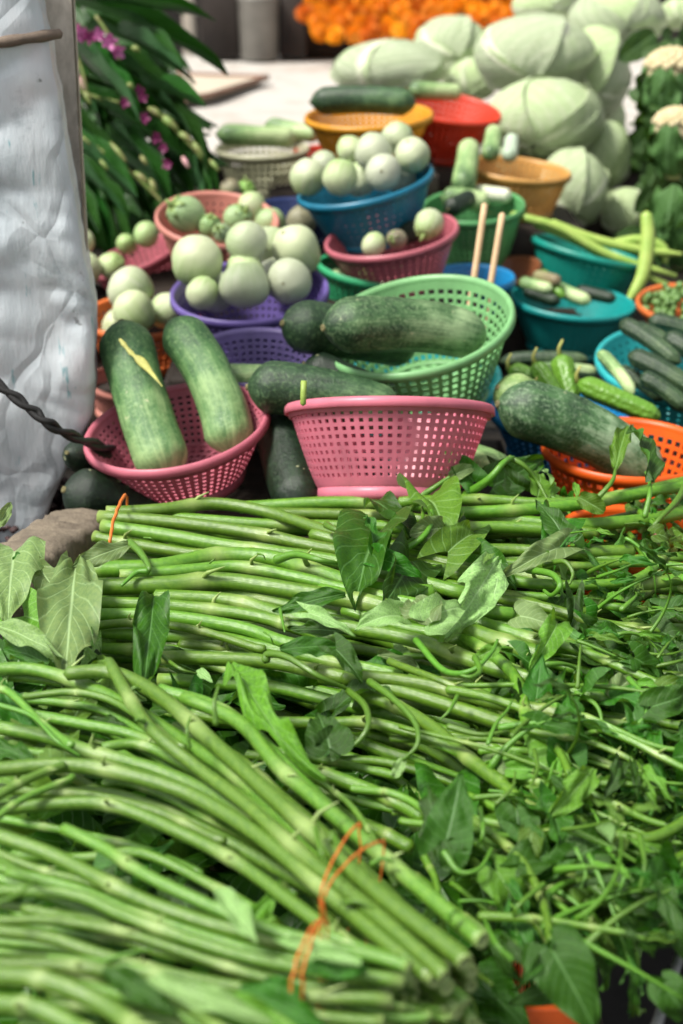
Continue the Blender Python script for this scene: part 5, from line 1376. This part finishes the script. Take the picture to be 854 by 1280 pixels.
for pts, r in (([(520, 800, .1), (555, 838, .1), (590, 838, .11), (614, 816, .115), (622, 800, .115)], 4.5), ([(594, 822, .11), (600, 838, .115), (590, 846, .12), (576, 844, .12)], 4.2),
               ([(560, 908, .1), (600, 918, .1), (636, 914, .1)], 4.5), ([(640, 920, .1), (660, 900, .1), (700, 872, .105), (730, 868, .1)], 3.5), ([(722, 860, .1), (724, 830, .11), (726, 806, .112)], 3),
               ([(720, 866, .1), (744, 880, .1), (752, 900, .095), (744, 912, .09)], 3.5), ([(786, 848, .1), (806, 872, .1), (806, 895, .095), (790, 910, .09)], 4), ([(668, 938, .1), (672, 960, .1), (664, 985, .1), (672, 1000, .095)], 3),
               ([(610, 930, .105), (620, 905, .11), (634, 888, .11), (640, 876, .11)], 3), ([(572, 870, .1), (562, 888, .1), (550, 900, .095)], 3), ([(600, 1010, .1), (604, 1040, .1), (596, 1060, .09)], 3.5),
               ([(620, 1005, .1), (640, 985, .105), (644, 965, .105)], 3), ([(555, 1065, .095), (575, 1090, .09), (600, 1085, .09), (615, 1060, .09)], 4.5), ([(640, 1200, .09), (620, 1180, .095), (606, 1150, .09)], 5),
               ([(680, 1105, .09), (650, 1130, .09), (640, 1150, .08)], 4), ([(800, 1045, .1), (806, 1080, .1), (800, 1110, .09)], 4), ([(760, 1060, .09), (780, 1090, .09), (772, 1120, .08)], 3.5), ([(720, 1060, .09), (732, 1090, .085), (726, 1110, .08)], 3)):
    b3.twig(pts, r)
for k in range(34):
    x0 = rs.uniform(480, 700); y0 = rs.uniform(760, 1060); ln = rs.uniform(150, 330); sl_ = rs.uniform(-.05, .42); up_ = rs.uniform(-.35, .2)
    z0 = rs.uniform(.05, .09)
    S([(x0, y0, z0), (x0 + ln * .35, y0 + ln * .35 * sl_, z0 + .006), (x0 + ln * .7, y0 + ln * .7 * sl_ + 6, z0), (x0 + ln, y0 + ln * (sl_ * .8 + up_ * .3), z0)], rs.uniform(3.2, 6.8), z=z0, taper=.45, fill=0)
b3.leaf((558, 1050), (580, 968), .10, .125, 0.357, 'arrow', 'd', (.1, -.9, .7), .3, .1, seed=3, wave=.06)
b3.leaf((552, 1048), (525, 985), .095, .11, 0.306, 'arrow', 'd', (-.6, -.9, .5), .4, .3, seed=8)
b3.leaf((556, 1050), (572, 1092), .10, .085, 0.425, 'oval', 'd', (.2, -.9, .6), .5, .2, seed=9)
b3.leaf((690, 1188), (744, 1296), .085, .05, 0.357, 'heart', 'd', (.1, -.8, .7), .5, .1, seed=12, wave=.05, stalk=(655, 1190))
b3.leaf((806, 1128), (768, 1214), .07, .03, 0.306, 'heart', 'd', (.3, -.9, .5), .5, .3, seed=13, stalk=(770, 1100))
b3.leaf((800, 1130), (862, 1160), .075, .06, 0.212, 'arrow', 'd', (0, -.8, .8), .8, .3, seed=14)
b3.leaf((810, 1112), (868, 1088), .08, .075, 0.340, 'heart', 'd', (0, -.8, .8), .8, .3, seed=15)
b3.leaf((742, 960), (700, 1030), .10, .09, 0.187, 'lance', 'l', (.3, -.8, .8), .5, .3, seed=16)
b3.leaf((680, 965), (600, 962), .085, .08, 0.187, 'lance', 'l', (0, -.8, .8), .3, .2, seed=17)
b3.leaf((690, 970), (738, 1028), .09, .07, 0.170, 'lance', 'd', (0, -.8, .8), .3, .3, seed=18)
b3.leaf((628, 970), (600, 950), .08, .08, 0.360, 'oval', 'w', (0, -.8, .8), .3, .3, seed=19)
b3.leaf((770, 1140), (820, 1200), .08, .055, 0.170, 'lance', 'd', (.3, -.8, .8), .5, .3, seed=20)
b3.leaf((760, 870), (800, 852), .09, .09, 0.252, 'oval', 'w', (0, -.8, .8), .8, .3, seed=25)
b3.leaf((600, 1225), (655, 1296), .0, .0, .3, 'heart', 'd', (0, -.8, .8), .5, .2, seed=71)
b3.leaf((700, 1235), (640, 1262), .03, .02, .26, 'arrow', 'd', (0, -.8, .8), .5, .2, seed=72)
b3.scatter(80, (520, 900, 860, 1110), (.00, .055), (.03, .062), 'dddl')
b3.scatter(130, (620, 860, 870, 1120), (.035, .09), (.028, .058), 'dddl', (-.3, 1))
b3.scatter(8, (700, 1080, 800, 1150), (.02, .06), (.03, .05), 'dd', (-.3, 1))
b3.curls(24, (560, 900, 860, 1120), (.05, .10), (.03, .085), (.0010, .0030), .6)
b3.curls(9, (560, 1080, 780, 1190), (.05, .08), (.03, .07), (.0012, .0028), .5)

# ---- front bundles, stems running down to the right
b4 = Bundle('large banded front bundle of water spinach with cut ends pointing to the lower right', 300, 1000, stemB, .11)
b4.th = .88; S = lambda p, r, **k: b4.stem(p, r, **{'fill': 1, **k})
S([(-20, 838), (40, 838), (100, 855), (160, 882), (230, 925), (300, 972), (365, 1035), (440, 1100), (520, 1165), (566, 1200)], 9.5, z=.11, cut1=True)
S([(85, 842), (140, 842), (200, 872), (270, 932), (330, 985), (400, 1048), (480, 1122), (560, 1185), (582, 1204)], 10.5, z=.122, cut1=True, fill=1)
S([(136, 828, .125), (160, 870, .13), (190, 912, .13), (250, 960), (310, 1006), (380, 1070), (470, 1145), (540, 1206), (556, 1220)], 8.5, z=.124, cut1=True, fill=0)
S([(-20, 962), (60, 956), (120, 960), (200, 981), (250, 1001), (320, 1042), (400, 1105), (480, 1172), (545, 1225)], 11, z=.118, cut1=True)
S([(200, 862), (260, 880), (310, 912), (370, 972), (440, 1040), (520, 1106), (598, 1172)], 9.5, z=.108, cut1=True)
S([(230, 872), (300, 905), (350, 962), (400, 1004), (470, 1062), (560, 1138), (604, 1176)], 10, z=.118, cut1=True, fill=1)
S([(-20, 1012), (90, 1003), (150, 1010), (230, 1045), (300, 1082), (370, 1132), (440, 1180), (520, 1226)], 9.5, z=.112, cut1=True)
S([(-20, 905), (60, 920), (110, 940), (200, 966), (290, 1008), (360, 1062), (430, 1124), (500, 1180), (560, 1236)], 10, z=.108, cut1=True)
S([(-20, 846), (40, 846), (110, 862), (190, 905), (270, 962), (340, 1020), (420, 1090)], 7, z=.102)
S([(40, 892), (100, 905), (180, 925), (260, 975), (340, 1040), (430, 1118)], 8, z=.10)
S([(130, 935), (180, 932), (240, 960), (310, 1000), (390, 1062)], 8, z=.108)
S([(30, 870), (90, 866), (150, 882), (230, 935)], 5.5, z=.115)
S([(-20, 858), (10, 866), (50, 900), (90, 932)], 5.5, z=.122, fill=0)
S([(-20, 872), (60, 878), (130, 890), (200, 925)], 6, z=.10)
S([(-20, 930), (60, 942), (140, 950), (220, 985)], 6, z=.10)
S([(-20, 1006, .12), (30, 975, .122), (80, 958, .12)], 7, z=.12, fill=0)
S([(-20, 1034, .118), (30, 1000, .122), (92, 970, .122)], 5.5, z=.12, fill=0)
S([(0, 985), (50, 992), (120, 996), (200, 1014), (280, 1052)], 7, z=.104)
S([(300, 985), (350, 1022), (420, 1085), (500, 1150), (590, 1215)], 9, z=.098, cut1=True)
S([(380, 962), (430, 1000), (455, 1030), (470, 1052)], 4.5, z=.09)
S([(390, 984), (415, 1006), (440, 1036)], 4.5, z=.088)
b4.twig([(-5, 880, .13), (40, 895, .13), (70, 925, .128), (100, 945, .12)], 3.5)
b4.twig([(270, 905, .14), (268, 880, .15), (273, 858, .155)], 4)
b4.twig([(237, 935, .13), (234, 912, .14), (238, 896, .142)], 3)
b4.twig([(180, 902, .135), (170, 900, .14)], 4)
b4.twig([(395, 1035, .135), (400, 1060, .14), (408, 1080, .135)], 4)
b4.twig([(418, 1046, .135), (422, 1056, .14)], 4)
for a, c_ in (((465, 1080), (492, 1078)), ((430, 1128), (470, 1138)), ((560, 1150), (572, 1140)), ((420, 1042), (412, 1052)), ((160, 870), (176, 862))): b4.twig([(*a, .125), ((a[0] + c_[0]) / 2, (a[1] + c_[1]) / 2 - 6, .13), (*c_, .128)], 4.2)
b4.band((450, 1047), (402, 1130), .126, 1.9)
b4.band((478, 1068), (406, 1134), .127, 1.9)
b4.leaf((95, 704), (82, 840), .115, .11, 0.165, 'lance', 'w', (.1, -.6, .9), .3, .25, seed=31, wave=.08)
b4.leaf((160, 682), (98, 712), .12, .115, 0.216, 'lance', 'w', (0, -.8, .7), .5, .3, seed=32)
b4.leaf((18, 690), (8, 775), .115, .11, 0.22, 'heart', 'w', (.1, -.7, .9), .4, .2, seed=33)
b4.leaf((48, 708), (78, 760), .112, .105, 0.216, 'lance', 'w', (.1, -.7, .9), .4, .4, seed=34)
b4.leaf((-8, 780), (66, 822), .12, .115, 0.158, 'lance', 'w', (0, -.6, 1), .6, .3, seed=35)
b4.leaf((-5, 662), (18, 628), .13, .14, 0.158, 'lance', 'w', (.3, -1, .4), .3, .4, seed=36)
b4.leaf((28, 712), (20, 690), .11, .12, 0.340, 'lance', 'd', (0, -.7, .9), .4, .3, seed=37)
b4.leaf((30, 770), (90, 800), .10, .10, 0.340, 'arrow', 'l', (0, -.5, 1), .4, .3, seed=38)
b4.leaf((136, 826), (106, 846), .125, .115, 0.212, 'lance', 'l', (.4, -.6, .9), .5, .5, seed=39)
b4.leaf((60, 830), (0, 810), .105, .10, 0.212, 'lance', 'd', (0, -.5, 1), .4, .3, seed=40)
b4.leaf((118, 792), (90, 850), .08, .08, 0.180, 'lance', 'w', (0, -.5, 1), .4, .3, seed=41)
b4.leaf((160, 914), (110, 900), .10, .10, 0.204, 'lance', 'd', (0, -.5, 1), .4, .3, seed=42)
b4.leaf((40, 950), (-30, 930), .105, .10, 0.170, 'lance', 'd', (0, -.5, 1), .4, .3, seed=43)
b4.scatter(34, (-30, 780, 130, 1000), (.05, .095), (.03, .07), 'ddlw', (-1, .3))
b4.scatter(16, (130, 830, 420, 1000), (.03, .075), (.04, .07), 'ddd', (-1, .6))

b5 = Bundle('second banded front bundle lying below the large one, its cut ends at the bottom centre', 200, 1150, stemB, .105)
b5.th = .88; b5.dz = .022; S = lambda p, r, **k: b5.stem(p, r, **{'fill': 1, **k})
S([(-20, 1040), (60, 1068), (120, 1096), (180, 1124), (260, 1152), (340, 1174), (420, 1194), (500, 1204)], 10.5, z=.105, cut1=True)
S([(80, 1036), (130, 1062), (180, 1094), (250, 1126), (320, 1154), (400, 1178), (470, 1196), (512, 1210)], 8.5, z=.112, cut1=True, fill=1)
S([(-20, 1114), (90, 1118), (150, 1140), (230, 1170), (310, 1196), (400, 1216), (505, 1228)], 9, z=.108, cut1=True)
S([(-20, 1164), (60, 1172), (120, 1190), (200, 1212), (290, 1232), (380, 1246), (490, 1252)], 9, z=.105, cut1=True)
S([(10, 1090), (100, 1112), (170, 1140), (260, 1170), (350, 1198), (430, 1210), (500, 1216)], 8, z=.10, cut1=True)
S([(30, 1134), (110, 1154), (190, 1186), (280, 1210), (370, 1232), (488, 1242)], 8.5, z=.098, cut1=True)
S([(-20, 1060), (40, 1082), (100, 1100), (160, 1122)], 6.5, z=.10)
S([(-20, 1150), (60, 1150), (150, 1166), (240, 1196), (330, 1222), (420, 1236)], 7.5, z=.104)
S([(400, 1168), (450, 1184), (500, 1198), (516, 1202)], 9, z=.096, cut1=True)
S([(60, 1200), (160, 1214), (260, 1242), (360, 1264), (480, 1276)], 8.5, z=.10, cut1=True)
S([(-20, 1078), (60, 1100), (130, 1130), (200, 1164)], 6.5, z=.095)
S([(-20, 1128), (70, 1140), (140, 1160)], 6, z=.095)
b5.twig([(-10, 1130, .13), (20, 1120, .13), (44, 1100, .13)], 4)
b5.twig([(-10, 1070, .12), (30, 1092, .122), (64, 1106, .12)], 4)
b5.twig([(120, 1205, .12), (160, 1192, .125), (190, 1186, .125)], 3.5)
b5.band((408, 1166), (378, 1238), .116, 2.1)
b5.band((402, 1168), (366, 1240), .117, 2.1)
b5.leaf((270, 1110), (318, 1176), .13, .125, 0.173, 'lance', 'w', (.3, -.6, .9), .3, .5, seed=51)
b5.leaf((452, 1204), (340, 1180), .125, .125, 0.108, 'lance', 'w', (0, -.7, .8), .3, .3, seed=52)
b5.leaf((460, 1212), (372, 1215), .118, .12, 0.170, 'lance', 'd', (0, -.7, .8), .3, .3, seed=53)
b5.leaf((330, 1226), (380, 1246), .115, .11, 0.255, 'lance', 'd', (0, -.7, .8), .3, .3, seed=54)
b5.leaf((300, 1236), (400, 1290), .115, .11, 0.204, 'lance', 'd', (0, -.7, .8), .3, .3, seed=55)
b5.scatter(14, (-30, 1030, 300, 1200), (.05, .085), (.04, .07), 'ddd', (-1, .3))
# cluster of thin cut ends under the second bundle
for k in range(26):
    px = rs.uniform(478, 566); py = rs.uniform(1216, 1284); z = rs.uniform(.05, .08)
    b5.stem([(px - 90, py - 18, z), (px - 40, py - 8, z), (px, py, z + .005)], rs.uniform(4, 7), z=z, fill=0, cut1=True)

b6 = Bundle('nearest water spinach bundle with pale leaves in the bottom left corner', 80, 1240, stemB, .12)
b6.th = .88; b6.dz = .03; S = b6.stem
S([(-20, 1206), (60, 1204), (130, 1212), (200, 1236), (262, 1280), (290, 1310)], 10, z=.12)
S([(-20, 1222), (50, 1226), (120, 1248), (180, 1290), (210, 1330)], 14, z=.125)
S([(-20, 1256), (50, 1262), (110, 1290), (150, 1330)], 14, z=.12)
S([(60, 1200), (160, 1208), (250, 1232), (330, 1266), (380, 1300)], 8, z=.11)
S([(100, 1232), (200, 1256), (280, 1300)], 8, z=.112)
b6.leaf((186, 1222), (330, 1284), .13, .125, 0.115, 'lance', 'w', (.1, -.7, .9), .3, .3, seed=61)
b6.leaf((130, 1210), (210, 1268), .125, .12, 0.170, 'lance', 'd', (.1, -.7, .9), .3, .3, seed=62)
b6.leaf((260, 1250), (360, 1292), .115, .11, 0.212, 'lance', 'l', (.1, -.7, .9), .3, .3, seed=63)
b6.scatter(10, (80, 1210, 420, 1290), (.07, .10), (.05, .08), 'ddl', (0, 1))

# ---- under-layer of leaves that fills the heap
b = B()
for k in range(1500):
    u = rs.random()
    if u < .45: px, py = rs.uniform(-60, 560), rs.uniform(820, 1290)
    elif u < .85: px, py = rs.uniform(420, 900), rs.uniform(650, 1170)
    else: px, py = rs.uniform(90, 600), rs.uniform(680, 900)
    if px > 545 and py > 1150 - (px - 640) * .1: continue
    p = ptz(px, py, rs.uniform(-.05, .012)); V, f_, U = leaf_mesh(kind=rs.choice(('arrow', 'lance', 'heart')), W=rs.uniform(.15, .36), fold=.3, droop=rs.uniform(.2, 1.6), seed=k, nt_=6, ns=3)
    q = orient((rs.uniform(-1, 1), rs.uniform(-1, 1), rs.uniform(-.5, .5)), (rs.uniform(-.7, .7), rs.uniform(-1, .5), 1)); L = rs.uniform(.04, .08)
    b.add([q @ (x * L) + p for x in V], f_, U)
o = tag(b.build('spinach_leaves', leafM), 'dark layer of spinach leaves filling the heap beneath the bundles', 'leaves'); o['kind'] = 'stuff'
